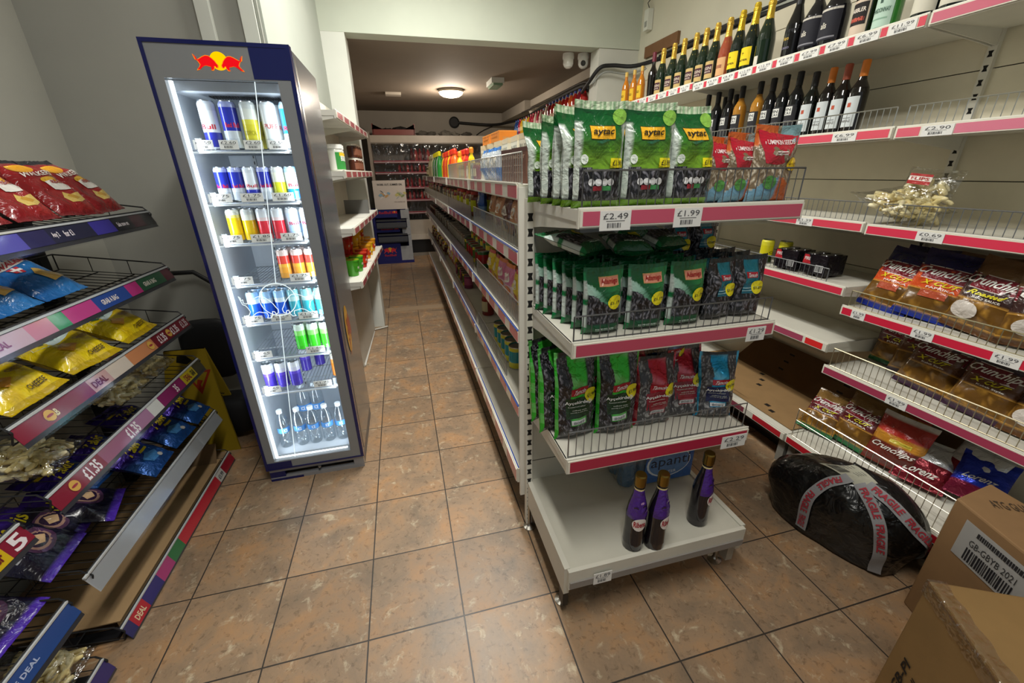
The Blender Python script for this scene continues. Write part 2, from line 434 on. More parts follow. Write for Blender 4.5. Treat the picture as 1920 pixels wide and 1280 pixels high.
def shelf(unit, U, M, W, D, lip=.042, segs=None, tickets=(), fences=(), thick=.028, slab=SHELFW, strip=True, back=RED, clear=True,
          brk=True, fence_c='#8d8f92', label=None, front=.0):
    """canonical shelf: front edge along +X at y=0, depth +Y, top at z=0. U = inverse of the unit's matrix"""
    Q = U @ M
    m = MB(); m.M = Q
    m.box((0, .0, -thick), (W, D, 0), 'painted_steel', slab)
    m.box((0, -.010, -lip), (W, .0, .003), 'painted_steel', slab)
    m.box((0, -.010, .003), (W, -.006, .006), 'painted_steel', '#eceadf')
    if brk:
        for x in (0.002, W-.006):
            vs = [(x, .004, -.03), (x, .004, -lip), (x, D*.75, -.072), (x, D, -.085), (x, D, .0), (x, .004, 0)]
            vs2 = [(p[0]+.004, p[1], p[2]) for p in vs]
            n = len(vs)
            m.add(vs+vs2, [tuple(range(n-1, -1, -1)), tuple(range(n, 2*n))]+[(k, (k+1) % n, n+(k+1) % n, n+k) for k in range(n)], 'painted_steel', slab)
    s = m.build('shelf', unit)
    if label: s['label'] = label
    if strip:
        m = MB(); m.M = Q
        z0, z1 = -lip+.004, .0
        m.box((.003, -.0155, z0), (W-.003, -.0105, z1), 'gloss_plastic', '#e3dfd0')
        for a, b, c in (segs or [(0.01, W-.01, back)]):
            m.box((a, -.0162, z0+.0035), (b, -.0154, z1-.0035), 'gloss_plastic', c)
        if clear:
            m.box((.003, -.0175, z0-.012), (W-.003, -.0165, z0+.001), 'clear_plastic', '#dddddd')
        m.build('price_strip', s)
    for t in tickets:
        x, price = t[0], t[1]; w = t[2] if len(t) > 2 else .075; h = t[3] if len(t) > 3 else .04; dz = t[4] if len(t) > 4 else 0
        m = MB(); m.M = Q; ticket_geo(m, x, -lip+.002+dz, w, h, price); m.build('price_ticket', s)
    for f in fences:
        m = MB(); m.M = Q; fence_geo(m, f[0], f[1], f[2], c=fence_c, mids=f[3] if len(f) > 3 else ()); m.build('wire_fence', s)
    return s

def upright_geo(mb, x, y, z0, z1, face=(0, -1), w=.03, d=.03, pitch=.05, c=SHELFW):
    """slotted post whose slotted face looks along face"""
    mb.box((x-w/2, y-w/2, z0), (x+w/2, y+w/2, z1), 'painted_steel', c)
    n = int((z1-z0-.04)/pitch)
    for k in range(n):
        z = z0+.03+k*pitch
        if face[0]:
            xx = x+face[0]*(w/2+.0004)
            for s in (-1, 1):
                mb.quad((xx, y-.009*1, z+.012-.011*s), (xx, y+.009, z+.012-.011*s), (xx, y+.005, z+.012), (xx, y-.005, z+.012), 'matte_paint', '#14130f')
        else:
            yy = y+face[1]*(w/2+.0004)
            for s in (-1, 1):
                mb.quad((x-.010, yy, z+.012-.013*s), (x+.010, yy, z+.012-.013*s), (x+.006, yy, z+.012), (x-.006, yy, z+.012), 'matte_paint', '#14130f')

def alt_segs(W, n, cols, gap=.0):
    out = []; w = W/n
    for k in range(n):
        c = cols[k % len(cols)]
        if c: out.append((k*w+.006, (k+1)*w-.006-gap, c))
    return out

# ---- right wall run: three bays (back at x 2.35, lips at x 1.965, base lip at 1.855)
def right_bay(y0, y1, zs, base_z, lab, opts, grp='wall shelving bays on the right'):
    W = y1-y0
    t = tag(empty('wall_shelving_bay', (2.35, (y0+y1)/2, 0)), lab, 'shelving', grp)
    U = Matrix.Translation((-2.35, -(y0+y1)/2, 0))
    m = MB(); m.M = U
    seams = [.16, .59, 1.01, 1.44, 1.86, 2.28, 2.39]
    m.box((2.362, y0+.002, .1), (2.368, y1-.002, 2.39), 'painted_steel', '#26231d')
    for a, b in zip(seams, seams[1:]):
        m.box((2.35, y0+.012, a+.003), (2.362, y1-.012, b-.001), 'painted_steel', CREAM)
    m.build('back_panel', t)
    m = MB(); m.M = U; upright_geo(m, 2.347, y1, 0.02, 2.40, face=(-1, 0)); m.build('upright', t)
    for i, z in enumerate(zs):
        o = opts.get(i, {})
        M = Matrix.Translation((1.965, y1-.004, z)) @ Matrix.Rotation(-PI/2, 4, 'Z')
        shelf(t, U, M, W-.008, .38, **o)
    o = opts.get('base', {})
    M = Matrix.Translation((1.855, y1-.004, base_z)) @ Matrix.Rotation(-PI/2, 4, 'Z')
    s = shelf(t, U, M, W-.008, .49, brk=False, **o)
    m = MB(); m.M = U
    for y in (y0+.03, y1-.03):
        m.box((1.875, y-.02, .0), (1.905, y+.02, base_z-.045), 'painted_steel', '#8e8c84')
    m.box((1.99, y0+.05, 0), (2.0, y1-.05, base_z-.05), 'painted_steel', '#2a2722')
    m.build('plinth', t)
    return t
W2 = 1.332
def tk(lst): return [(a, p, .085, .040) for a, p in lst]
B2 = right_bay(1.4, 2.74, [2.02, 1.647, 1.275, .985, .70], .198,
    'middle bay of the cream right-hand wall shelving, behind the seed packet end display',
    {0: dict(segs=[(k*.1333+.106, k*.1333+.131, RED) for k in range(10)], tickets=[(k*.1333+.004, p, .098, .036, .001) for k, p in enumerate(['£9.99', '£9.99', '£8.49', '£12.99', '£12.99', '£7.99', '£7.99', '£7.99', '£6.99', '£11.99'])], clear=False),
     1: dict(tickets=[(.55, '£7.99', .09, .036, .001), (.78, '£6.99', .09, .036, .001), (1.08, '£6.99', .11, .036, .001), (.12, '£7.99', .09, .036, .001)], segs=[(.01, 1.32, '#e0566a')], fences=[(.02, 1.31, .076)], fence_c='#b9bab4'),
     2: dict(tickets=[(.72, '£1.35', .08, .036, .001), (1.0, '£1.39', .09, .036, .001)], back='#e04a5e', fences=[(.05, 1.31, .085)]),
     3: dict(back='#d93850', fences=[(.0, 1.22, .065)]),
     4: dict(segs=[(.01, 1.2, '#a84a63'), (1.215, 1.31, '#e03030')]),
     'base': dict(segs=[(.01, 1.05, '#8d4352'), (1.12, 1.31, '#c22733')], tickets=[(.70, '£2.79', .11, .05, -.004)], fences=[(.25, .92, .135, (.07,))], thick=.02, fence_c='#8a7d62')})
B1 = right_bay(.07, 1.4, [2.02, 1.645, 1.27, .903, .594], .20,
    'nearest bay of the cream right-hand wall shelving, above the cardboard boxes',
    {0: dict(back='#cf6a80', clear=False),
     1: dict(segs=[(.01, .09, '#e0667a'), (.20, 1.32, '#d97d93')], tickets=[(.098, '£2.90', .10, .036, .001)], fences=[(.015, 1.3, .075)], fence_c='#c6c7c0', clear=False),
     2: dict(back='#e0405a', tickets=[(.20, '£0.69', .09, .038, .001)], fences=[(.015, 1.3, .088)]),
     3: dict(back='#d42a45', tickets=[(.055, '£1.99', .06, .038, .001), (.30, '£1.99', .075, .038, .001), (.55, '£1.99', .075, .038, .001)], fences=[(.015, 1.3, .075)], fence_c='#9a9376'),
     4: dict(back='#a8405a', tickets=[(.30, '£1.99', .08, .038, .001)], fences=[(.015, 1.3, .095)], fence_c='#b3a98e'),
     'base': dict(back='#c2202e', fences=[(.015, 1.3, .165, (.10,))], fence_c='#c9c2b2')})
B3 = right_bay(2.74, 4.08, [2.03, 1.647, 1.275, .985, .70], .198,
    'farthest bay of the cream right-hand wall shelving, next to the white pilaster',
    {0: dict(segs=[(k*.1333+.106, k*.1333+.131, RED) for k in range(10)], tickets=[(k*.1333+.004, '£2.79', .098, .036, .001) for k in range(3, 10)], clear=False),
     'base': dict(fences=[(.02, 1.3, .13)])})

# long top shelf of the rear room with soft drinks
t = tag(empty('rear_wall_shelving', (2.3, 6.1, 0)), 'shelving run along the rear right wall with one red-edged shelf of drinks', 'shelving')
U = Matrix.Translation((-2.3, -6.1, 0))
m = MB(); m.M = U; m.box((2.36, 4.54, .0), (2.40, 7.9, 2.3), 'painted_steel', '#a89f90'); m.build('back_panel', t)
for zz in (2.06, 1.65):
    M = Matrix.Translation((1.985, 7.8, zz)) @ Matrix.Rotation(-PI/2, 4, 'Z')
    shelf(t, U, M, 3.26, .37, segs=[(.01, 3.25, '#b3434c')], clear=False)

# ---- end display unit (faces the camera)
t = tag(empty('end_display_unit', (.76, 1.2, 0)), 'white four-tier end shelving unit with sunflower seed packets, facing the shop door', 'shelving')
U = Matrix.Translation((-.76, -1.2, 0))
m = MB(); m.M = U
m.box((.402, 1.372, .18), (1.12, 1.384, 1.42), 'painted_steel', '#c9c6b8')
for z in (.35, .72, 1.08): m.box((.405, 1.3712, z), (1.115, 1.3722, z+.003), 'painted_steel', '#4f4b42')
m.build('back_panel', t)
m = MB(); m.M = U; upright_geo(m, .412, 1.366, .02, 1.42, face=(0, -1), w=.026); m.build('upright', t)
m = MB(); m.M = U; upright_geo(m, 1.108, 1.366, .02, 1.42, face=(0, -1), w=.026); m.build('upright', t)
EW = .685
def eshelf(z, **k): return shelf(t, U, Matrix.Translation((.42, .985, z)), EW, .385, **k)
eshelf(1.412, lip=.045, back='#c4526b', tickets=[(.055, '£2.49', .085, .048, -.008), (.265, '£1.99', .083, .048, -.008)], fences=[(.015, .68, .09)], fence_c='#6f7073')
eshelf(1.055, lip=.045, back='#b8485f', tickets=[(.58, '£1.29', .068, .046, -.012)], fences=[(.01, .672, .075)], fence_c='#6f7073')
eshelf(.655, lip=.05, back='#b02d48', tickets=[(.575, '£2.29', .10, .05, -.016)], fences=[(.01, .672, .095)], fence_c='#7a7b7d')
# base deck with its lip, sides and adjustable feet
m = MB(); m.M = U
m.box((.425, .915, .232), (1.115, 1.372, .25), 'painted_steel', '#c6c3b5')
m.box((.415, .90, .17), (1.125, .915, .253), 'painted_steel', '#d2cfc2')
m.box((.42, .895, .178), (1.12, .90, .205), 'painted_steel', '#8b8681')
m.box((.405, .915, .135), (.425, 1.372, .256), 'painted_steel', '#cfccbf')
m.box((1.115, .915, .135), (1.135, 1.372, .256), 'painted_steel', '#cfccbf')
m.box((.425, .955, .15), (.433, 1.3, .232), 'painted_steel', '#2a2824')
b = m.build('base_shelf', t)
m = MB(); m.M = U @ Matrix.Translation((.42, .90, .253)); ticket_geo(m, .085, -.078, .068, .05, '£1.89', y=-.006); m.build('price_ticket', b)
for x, y in ((.43, .985), (1.105, .985), (.412, 1.35), (1.105, 1.35)):
    m = MB(); m.M = U
    m.lathe([(0, .0), (.026, .0), (.027, .008), (.012, .014), (.008, .02), (.008, .14), (0, .14)], 'metal', '#b9b6ad', at=(x, y, 0), n=12)
    m.build('foot', t)
for a, b, c in (((.41, .93, .05), (.43, .965, .17), '#1f1d1a'), ((1.10, .93, .06), (1.13, .965, .17), '#9d998e')):
    m = MB(); m.M = U; m.box(a, b, 'painted_steel', c); m.build('leg_bracket', t)

# ---- long gondola, left face (lips at x .395), bays along y
JY = [1.4, 2.45, 3.6, 4.85, 6.1, 7.0]
GZ = [1.462, 1.238, .938, .605]
for k in range(5):
    y0, y1 = JY[k], JY[k+1]; W = y1-y0
    t = tag(empty('gondola_bay', (.76, (y0+y1)/2, 0)), ['nearest grocery gondola bay, beside the end display', 'second grocery gondola bay from the end display', 'third grocery gondola bay from the end display', 'fourth grocery gondola bay from the end display', 'farthest grocery gondola bay, near the curtained chiller'][k], 'shelving', 'bays of the long grocery gondola')
    U = Matrix.Translation((-.76, -(y0+y1)/2, 0))
    m = MB(); m.M = U
    m.box((.752, y0+.003, .15), (.768, y1-.003, 1.45), 'painted_steel', '#b9b4a6'); m.build('back_panel', t)
    m = MB(); m.M = U; upright_geo(m, .755, y1-.020, .02, 1.46, face=(-1, 0)); m.build('upright', t)
    if k == 0:
        m = MB(); m.M = U; m.box((.381, 1.386, .16), (1.14, 1.3995, 1.455), 'painted_steel', '#dedbd0'); m.build('end_panel', t)
    for i, z in enumerate(GZ):
        n = 5 if k < 3 else 4
        if k < 2: sg = [(a*W/n+.075, (a+1)*W/n-.01, '#c5596a') for a in range(n)]
        else: sg = [(a*W/(2*n)+.03, (a+1)*W/(2*n)-.01, '#9c6a6a') for a in range(2*n)]
        fe = []
        if i == 0 and k < 2: fe = [(.02, W-.02, .10)]
        if i == 1 and k == 0: fe = [(.02, W-.02, .085)]
        if i == 2 and k == 0: fe = [(.05, W-.02, .095)]
        if i == 3 and k == 0: fe = [(.02, W-.30, .085)]
        M = Matrix.Translation((.395, y1-.004, z)) @ Matrix.Rotation(-PI/2, 4, 'Z')
        s = shelf(t, U, M, W-.008, .35, lip=.05, segs=sg, fences=fe, slab='#cfcbbd', clear=False, fence_c='#b8bab8')
        m = MB(); m.M = U
        m.box((.3775, y0+.01, z+.0005), (.3835, y1-.01, z+.004), 'gloss_plastic', '#34509b' if k < 2 and i else '#d8d4c8'); m.build('edge_strip', s)
        m = MB(); m.M = U; m.box((.374, y1-.024, z-.05), (.3775, y1-.002, z+.004), 'gloss_plastic', '#e6e4da'); m.build('end_clip', s)
        if k >= 1 and i:   # tall smoky plastic risers on the far bays
            m = MB(); m.M = U; m.box((.389, y0+.01, z+.004), (.391, y1-.01, z+.085), 'smoky_plastic', '#888888'); m.build('plastic_riser', s)
        M = Matrix.Translation((1.125, y0+.004, z)) @ Matrix.Rotation(PI/2, 4, 'Z')
        shelf(t, U, M, W-.008, .35, lip=.05, segs=sg, slab='#cfcbbd', clear=False)
    M = Matrix.Translation((.383, y1-.004, .29)) @ Matrix.Rotation(-PI/2, 4, 'Z')
    shelf(t, U, M, W-.008, .36, lip=.07, segs=[(a*W/4+.08, (a+1)*W/4-.01, '#b55a68') for a in range(4)], brk=False, clear=False)
    M = Matrix.Translation((1.137, y0+.004, .29)) @ Matrix.Rotation(PI/2, 4, 'Z')
    shelf(t, U, M, W-.008, .36, lip=.07, brk=False, clear=False)
    m = MB(); m.M = U
    m.box((.377, y0+.01, .2905), (.383, y1-.01, .295), 'gloss_plastic', '#34509b')
    m.box((.465, y0+.002, 0), (1.055, y1-.002, .22), 'painted_steel', '#4b463f'); m.build('plinth', t)

# ---- narrow shelving on the partition (lips skewed by 3 degrees)
TH = math.atan(.052)
MU = Matrix.Translation((-.233-.052*1.52, 2.79, 0)) @ Matrix.Rotation(-TH, 4, 'Z')
for k in range(2):
    y0, y1 = (0, .72) if k == 0 else (.72, 1.50)
    t = tag(empty('narrow_shelving_bay', (0, 0, 0)), ['nearer narrow white shelving bay right behind the drinks fridge', 'farther narrow white shelving bay beside the pier, holding pots'][k], 'shelving', 'narrow bays behind the fridge')
    t.matrix_world = MU @ Matrix.Translation((-.25, (y0+y1)/2, 0))
    U = t.matrix_world.inverted()
    for z in (1.838, 1.52, 1.188, .848):
        M = MU @ Matrix.Translation((0, y0+.003, z)) @ Matrix.Rotation(PI/2, 4, 'Z')
        shelf(t, U, M, y1-y0-.006, .235, lip=.042, segs=[(a*.24+.03, a*.24+.20, '#b5525c') for a in range(3)], clear=False, slab='#dcdad0')
    m = MB(); m.M = U @ MU; m.box((-.243, y0+.002, .02), (-.236, y1-.002, 2.0), 'painted_steel', '#cfccbc'); m.build('back_panel', t)
    m = MB(); m.M = U @ MU; m.box((-.165, y0+.002, .02), (-.155, y1-.10*k, .78), 'painted_steel', '#bdbbb0'); m.build('kick_panel', t)
m = MB(); m.bar((-.440, 3.33, .012), (-.405, 4.16, .012), .012, 'plastic', '#d8d6cd')
tag(m.build('loose_trim_strip'), 'loose white trim strip lying on the tiles below the narrow shelving', 'trim strip')
m = MB(); m.bar((-.41, 4.20, .012), (-.27, 4.27, .012), .009, 'plastic', '#b9b6ab')
tag(m.build('loose_trim_strip'), 'short broken piece of trim at the foot of the pier', 'trim strip')

# ================================================================ flexible packs
def _h(*a):
    x = math.sin(sum(v*k for v, k in zip(a, (12.9898, 78.233, 37.719, 4.581))))*43758.5453
    return x-math.floor(x)
def smooth(a, b, x):
    t = max(0., min(1., (x-a)/(b-a))); return t*t*(3-2*t)
def mixc(a, b, t):
    a = a.lstrip('#'); b = b.lstrip('#')
    return '#'+''.join('%02x' % int(round(int(a[i:i+2], 16)*(1-t)+int(b[i:i+2], 16)*t)) for i in (0, 2, 4))

def make_pack(name, W, H, T_, base, overlays=(), seed=1, style='stand', ts=.07, nu=16, nv=28, mt='film', crink=.10, back=None, lean=0., parts=()):
    """base(u, v) -> (colour, material or None). overlays are conformed to the front face (-Y)."""
    ph = [_h(seed, k)*6.28 for k in range(8)]
    def field(u, v):
        return (math.sin(9*u+ph[0]+3*v)*.5+math.sin(13*v+ph[1]-4*u)*.5+math.sin(17*u*v+ph[2]+8*v)*.45+math.sin(17*u+ph[3])*math.sin(15*v+ph[4])*.35)
    def surf(u, v, side, eps=0.):
        pu = max(0., 1-abs(2*u-1)**3.0)**.55
        if style == 'stand':
            fv = min(1., (max(v, 0)/.09))**.5*(1-smooth(.62, 1-ts, v))
            fv = max(fv, 0)
        else:
            q = max(0., min(1., (v-ts*.8)/(1-ts*1.8)))
            fv = math.sin(PI*q)**.55 if 0 < q < 1 else 0
        x = (u-.5)*W*(1-.06*pu*0-.05*fv)
        wr = math.sin(u*46+ph[5])*.0012 if v > 1-ts*1.3 or (style != 'stand' and v < ts) else 0
        y = side*(T_*.5*pu*fv+.0007+eps)+field(u, v)*T_*crink*(.35+.65*fv)*pu+wr+lean*smooth(.55, 1, v)*T_
        z = v*H-.004*math.sin(PI*u)*(1 if v > .5 else 0)
        return (x, y, z)
    m = MB()
    for side in (-1, 1):
        vs = []; fs = []; groups = {}
        for j in range(nv+1):
            for i in range(nu+1): vs.append(surf(i/nu, j/nv, side))
        for j in range(nv):
            for i in range(nu):
                a = j*(nu+1)+i; f = (a, a+1, a+nu+2, a+nu+1) if side < 0 else (a+1, a, a+nu+1, a+nu+2)
                bf = base if side < 0 or back is None else back
                mm = bf((i+.5)/nu, (j+.5)/nv)[1]
                o4 = ((.1, .1), (.9, .1), (.9, .9), (.1, .9)); o4 = o4 if side < 0 else (o4[1], o4[0], o4[3], o4[2])
                c = tuple(lin(bf((i+p)/nu, (j+q)/nv)[0]) for p, q in o4)
                groups.setdefault(mm or mt, ([], []))
                groups[mm or mt][0].append(f); groups[mm or mt][1].append(c)
        off = len(m.v)
        if m.M is None: m.v.extend(vs)
        for mm, (ff, cc) in groups.items():
            k = m.mi(mm)
            for f, c in zip(ff, cc):
                m.f.append(tuple(off+q for q in f)); m.m.append(k); m.sm.append(True); m.c.append(c)
    def draw(mb, ov, level):
        e = .0009+.0006*level
        kind = ov[0]
        if kind == 'rect':
            _, u0, v0, u1, v1, c = ov[:6]; mm = ov[6] if len(ov) > 6 else mt; sk = ov[7] if len(ov) > 7 else 0
            n, k = 6, 4; vs = []
            for j in range(k+1):
                for i in range(n+1):
                    u = u0+(u1-u0)*i/n; v = v0+(v1-v0)*j/k+sk*(u-u0); vs.append(surf(u, v, -1, e))
            mb.add(vs, [(j*(n+1)+i, j*(n+1)+i+1, (j+1)*(n+1)+i+1, (j+1)*(n+1)+i) for j in range(k) for i in range(n)], mm, c, True)
        elif kind == 'ell':
            _, uc, vc, ru, rv, c = ov[:6]; mm = ov[6] if len(ov) > 6 else mt
            n = 18; vs = [surf(uc, vc, -1, e)]
            for r in (.5, 1):
                for k in range(n):
                    t = 2*PI*k/n; vs.append(surf(uc+ru*r*math.cos(t), vc+rv*r*math.sin(t), -1, e))
            fs = [(0, 1+k, 1+(k+1) % n) for k in range(n)]+[(1+k, 1+n+k, 1+n+(k+1) % n, 1+(k+1) % n) for k in range(n)]
            mb.add(vs, fs, mm, c, True)
        elif kind == 'poly':
            _, pts, c = ov[:3]; mm = ov[3] if len(ov) > 3 else mt
            cu = sum(p[0] for p in pts)/len(pts); cv = sum(p[1] for p in pts)/len(pts)
            P2 = []
            for a, b in zip(pts, pts[1:]+pts[:1]):
                for s in (0, .33, .66): P2.append((a[0]+(b[0]-a[0])*s, a[1]+(b[1]-a[1])*s))
            n = len(P2); vs = [surf(cu, cv, -1, e)]
            for r in (.5, 1):
                for p in P2: vs.append(surf(cu+(p[0]-cu)*r, cv+(p[1]-cv)*r, -1, e))
            fs = [(0, 1+k, 1+(k+1) % n) for k in range(n)]+[(1+k, 1+n+k, 1+n+(k+1) % n, 1+(k+1) % n) for k in range(n)]
            mb.add(vs, fs, mm, c, True)
        elif kind == 'txt':
            _, st, u0, v0, u1, v1, c = ov[:7]; sl = ov[7] if len(ov) > 7 else 0; rot = ov[8] if len(ov) > 8 else 0
            vs2, fs2, _ = text_geo(st, .018)
            e += .0020
            vs = []
            for x, y in vs2:
                u = u0+(x+sl*(y-.5))*(u1-u0); v = v0+y*(v1-v0)+rot*(x-.5); vs.append(surf(u, v, -1, e))
            mb.add(vs, fs2, 'plastic', c)
    for k, ov in enumerate(overlays): draw(m, ov, k % 6)
    o = m.build(name)
    for pn, ovs in parts:
        mp = MB()
        for k, ov in enumerate(ovs): draw(mp, ov, 4+k)
        mp.build(pn, o)
    return Kind(o)

def stripe_seal(u, a, b, n=26): return a if int(u*n) % 2 else b
# -- bright green sunflower seed pack
def b_aytac(u, v):
    if v > .93: return (stripe_seal(u, '#dfe9cd', '#7fa77a', 22), None)
    if (u < .07 or u > .93) and .08 < v < .80: return ('#c9d2c8' if int(v*40) % 2 else '#b2bdb4', None)
    if v < .07: return ('#6fa022', None)
    if v < .37+.02*math.sin(u*9): return ('#222226', 'black_seeds')
    return (mixc('#6f9c22', '#0d5526', smooth(.45, .82, v)), None)
O_AY = [('rect', .24, .655, .74, .785, '#3d3a1a'), ('rect', .25, .662, .73, .778, '#edb22a'), ('txt', 'aytac', .29, .685, .69, .755, '#1b1a12', .12),
        ('poly', [(.32, .635), (.56, .665), (.62, .655), (.44, .62)], '#2f6b4a'),
        ('txt', 'SUNFLOWER SEEDS', .20, .565, .80, .592, '#2e5a18'), ('txt', 'ROASTED SALTED KERNELS', .26, .54, .74, .552, '#3f6b1e'), ('txt', 'in shell, ready to eat', .32, .515, .68, .528, '#3f6b1e'),
        ('ell', .85, .86, .14, .075, '#86b94a'), ('ell', .15, .47, .07, .05, '#e4ece2'), ('txt', 'best taste', .11, .462, .19, .477, '#5c7f4b'),
        ('ell', .27, .25, .07, .035, '#e9e9ea'), ('ell', .41, .25, .07, .035, '#e9e9ea'), ('ell', .55, .25, .07, .035, '#e9e9ea'), ('ell', .68, .25, .07, .035, '#e9e9ea'), ('rect', .30, .17, .50, .215, '#9c2634'), ('rect', .50, .17, .68, .215, '#3f8a4d')]
K_AY = make_pack('sunflower_seed_pack', .140, .245, .055, b_aytac, O_AY, 3, parts=[('price_flash', [('rect', .62, .385, .90, .475, '#f2e21b'), ('txt', '£1.99', .65, .405, .87, .455, '#1c1c16')])])
K_AY2 = make_pack('sunflower_seed_pack', .140, .245, .055, b_aytac, O_AY, 8, lean=.55, parts=[('price_flash', [('rect', .62, .385, .90, .475, '#f2e21b'), ('txt', '£1.99', .65, .405, .87, .455, '#1c1c16')])])
# -- dark green pack with a salmon plate
def b_adam(u, v):
    if v > .94: return ('#0d5a33', None)
    if (u < .07 or u > .93): return ('#c3cfc8' if (.12 < v < .45 or .55 < v < .82) else '#0f7a42', None)
    if v < .17: return ('#0b4d2a', None)
    edge = .62-.22*smooth(.1, .75, u)+.12*smooth(.75, 1, u)
    if v < edge: return ('#222226', 'black_seeds')
    if v < edge+.16-.16*u: return (mixc('#a9c9bb', '#1f6f45', smooth(.0, .8, u)), None)
    return (mixc('#0a5229', '#237f42', smooth(.35, .8, u)*.8), None)
K_AD = make_pack('sunflower_seed_pack', .125, .20, .05, b_adam,
    [('rect', .36, .735, .86, .87, '#c9a45a'), ('rect', .37, .742, .85, .862, '#dc8f74'), ('txt', 'Adamigo', .40, .76, .82, .845, '#a51f22'), ('txt', 'ROASTED AND SALTED', .25, .09, .75, .11, '#d5e6da'), ('txt', 'sunflower seeds 300 g', .25, .06, .75, .08, '#d5e6da')], 5, crink=.05, nu=26, nv=34,
    parts=[('price_sticker', [('ell', .74, .50, .19, .115, '#f1e31c'), ('txt', '£1.19', .60, .46, .88, .52, '#2a2a1c')])])
# -- large striped-window packs
def tam(name, W, H, band, dark, seeds, price, seed, text='Ayçekirdeği', T_=.06, thin=False, **kw):
    def b(u, v):
        if u < .06 or u > .95: return (mixc(band, '#ffffff', .25) if int(v*8) % 2 else band, 'foil')
        if v > .95: return ('#2a2a2c', None)
        bu = .30+.03*math.sin(v*11)
        if bu < u < .74 and (v > .5 or .18 < v < .28): return (mixc(band, '#ffffff', .35*max(0, math.sin(v*17+u*6))), 'foil')
        return ('#333336', seeds)
    ov = [('rect', .20, .27, .80, .50, dark), ('rect', .30, .545, .76, .625, '#b32231'), ('txt', 'Tamcin', .36, .56, .70, .61, '#f1e6e6', .2),
          ('txt', text, .17, .425, .84, .475, '#eeeeea'), ('txt', 'Roasted and salted', .24, .40, .66, .413, '#c9cfc6'), ('txt', 'sunflower seeds', .34, .36, .70, .373, '#c9cfc6'), ('txt', 'naturally in shell 400 g', .30, .33, .74, .343, '#c9cfc6'),
          ('rect', .32, .20, .70, .25, '#e2e4e6'), ('txt', '8089', .36, .21, .66, .24, '#7c7f84')]
    return make_pack(name, W, H, T_, b, ov, seed, nu=20, nv=32, parts=[('price_sticker', [('ell', .83, .52, .17, .085*W/H*2.0, '#f1e31c'), ('txt', price, .72, .50, .94, .54, '#2a2a1c')])], **kw)
K_TG = tam('sunflower_seed_pack', .150, .315, '#3fbf3a', '#1f3a1e', 'black_seeds', '£1.99', 2)
K_TR = tam('sunflower_seed_pack', .155, .265, '#b31f33', '#8c1a2b', 'grey_seeds', '£2.49', 4)
K_TB = tam('sunflower_seed_pack', .140, .25, '#1f9ccf', '#1c2450', 'grey_seeds', '£1.99', 6)
K_TN = tam('sunflower_seed_pack', .150, .26, '#15427e', '#122a55', 'grey_seeds', '£1.99', 9)
def b_tam_s(u, v):
    if v > .93: return (stripe_seal(u, '#2a3438', '#1b2226'), None)
    if .30 < u < .72 and v > .55: return ('#2f8aa0', 'foil')
    return ('#2a2a2e', 'black_seeds')
K_TS = make_pack('sunflower_seed_pack', .115, .20, .05, b_tam_s, [('rect', .36, .66, .68, .75, '#b32231'), ('txt', 'Tamcin', .40, .675, .64, .735, '#f1e6e6', .2), ('rect', .26, .40, .76, .58, '#1f6a80'), ('rect', .26, .44, .76, .452, '#9fc4cc'), ('rect', .26, .49, .76, .502, '#9fc4cc')], 7,
    parts=[('price_sticker', [('ell', .72, .50, .19, .115, '#f1e31c'), ('txt', '£1.09', .60, .465, .85, .52, '#2a2a1c')])])
# -- pumpkin seeds
def b_pump(u, v):
    if v > .72:
        if u < .08+ (v-.62)*.1: return ('#d5682c', None)
        if u > .55 and v > .78: return ('#7ba0a6', None)
        if v > .86 and u < .5: return ('#d5682c', None)
    if v < .24+.10*math.sin(u*5-1): return ('#6f9bb4' if u < .55 else '#c4602a', None)
    return ('#b9a68a', 'pale_seeds')
K_PK = make_pack('pumpkin_seed_pack', .150, .21, .055, b_pump, [('poly', [(.04, .94), (.97, .86), (.62, .50), (.20, .52)], '#b81f33'), ('txt', 'PUMPKIN SEEDS', .18, .76, .84, .82, '#f0dcdc'), ('rect', .38, .66, .66, .675, '#f0dcdc'), ('rect', .38, .63, .66, .645, '#f0dcdc'), ('ell', .35, .26, .12, .09, '#4f8a3f')], 11,
    parts=[('price_sticker', [('ell', .84, .50, .14, .09, '#f0c81c'), ('txt', '£1.99', .75, .48, .93, .52, '#5a4a12')])])

# -- crisps
def crisp(name, W, H, T_, base, ov, seed, mt='film', **kw): return make_pack(name, W, H, T_, base, ov, seed, style='pillow', mt=mt, ts=.07, crink=.11, **kw)
def b_walk(u, v):
    if v > .90: return ('#1c1d24', None)
    if v < .06: return ('#7d2025', None)
    return (mixc('#86191e', '#a3302d', smooth(.0, .9, u)), None)
K_WK = crisp('crisp_packet', .19, .27, .07, b_walk, [('ell', .36, .76, .22, .085, '#e5ab2e'), ('ell', .36, .75, .19, .07, '#d99a26'), ('txt', 'WALKERS', .14, .58, .76, .67, '#f1ece4', .1, .03),
     ('ell', .54, .50, .22, .06, '#e5b23a'), ('poly', [(.36, .47), (.80, .52), (.72, .34), (.42, .36)], '#ece7df'), ('txt', 'READY', .46, .43, .74, .475, '#9b2a2e'), ('txt', 'SALTED', .46, .375, .72, .415, '#9b2a2e'),
     ('poly', [(.42, .24), (.52, .33), (.62, .28), (.80, .30), (.84, .20), (.66, .15), (.48, .16)], '#dfc06a'), ('poly', [(.52, .26), (.60, .29), (.74, .22), (.62, .19)], '#c99a3a')], 21)
def b_bluec(u, v):
    if v > .92: return ('#15406f', None)
    return (mixc('#1d5a9a', '#2f74b4', smooth(0, .8, u)), None)
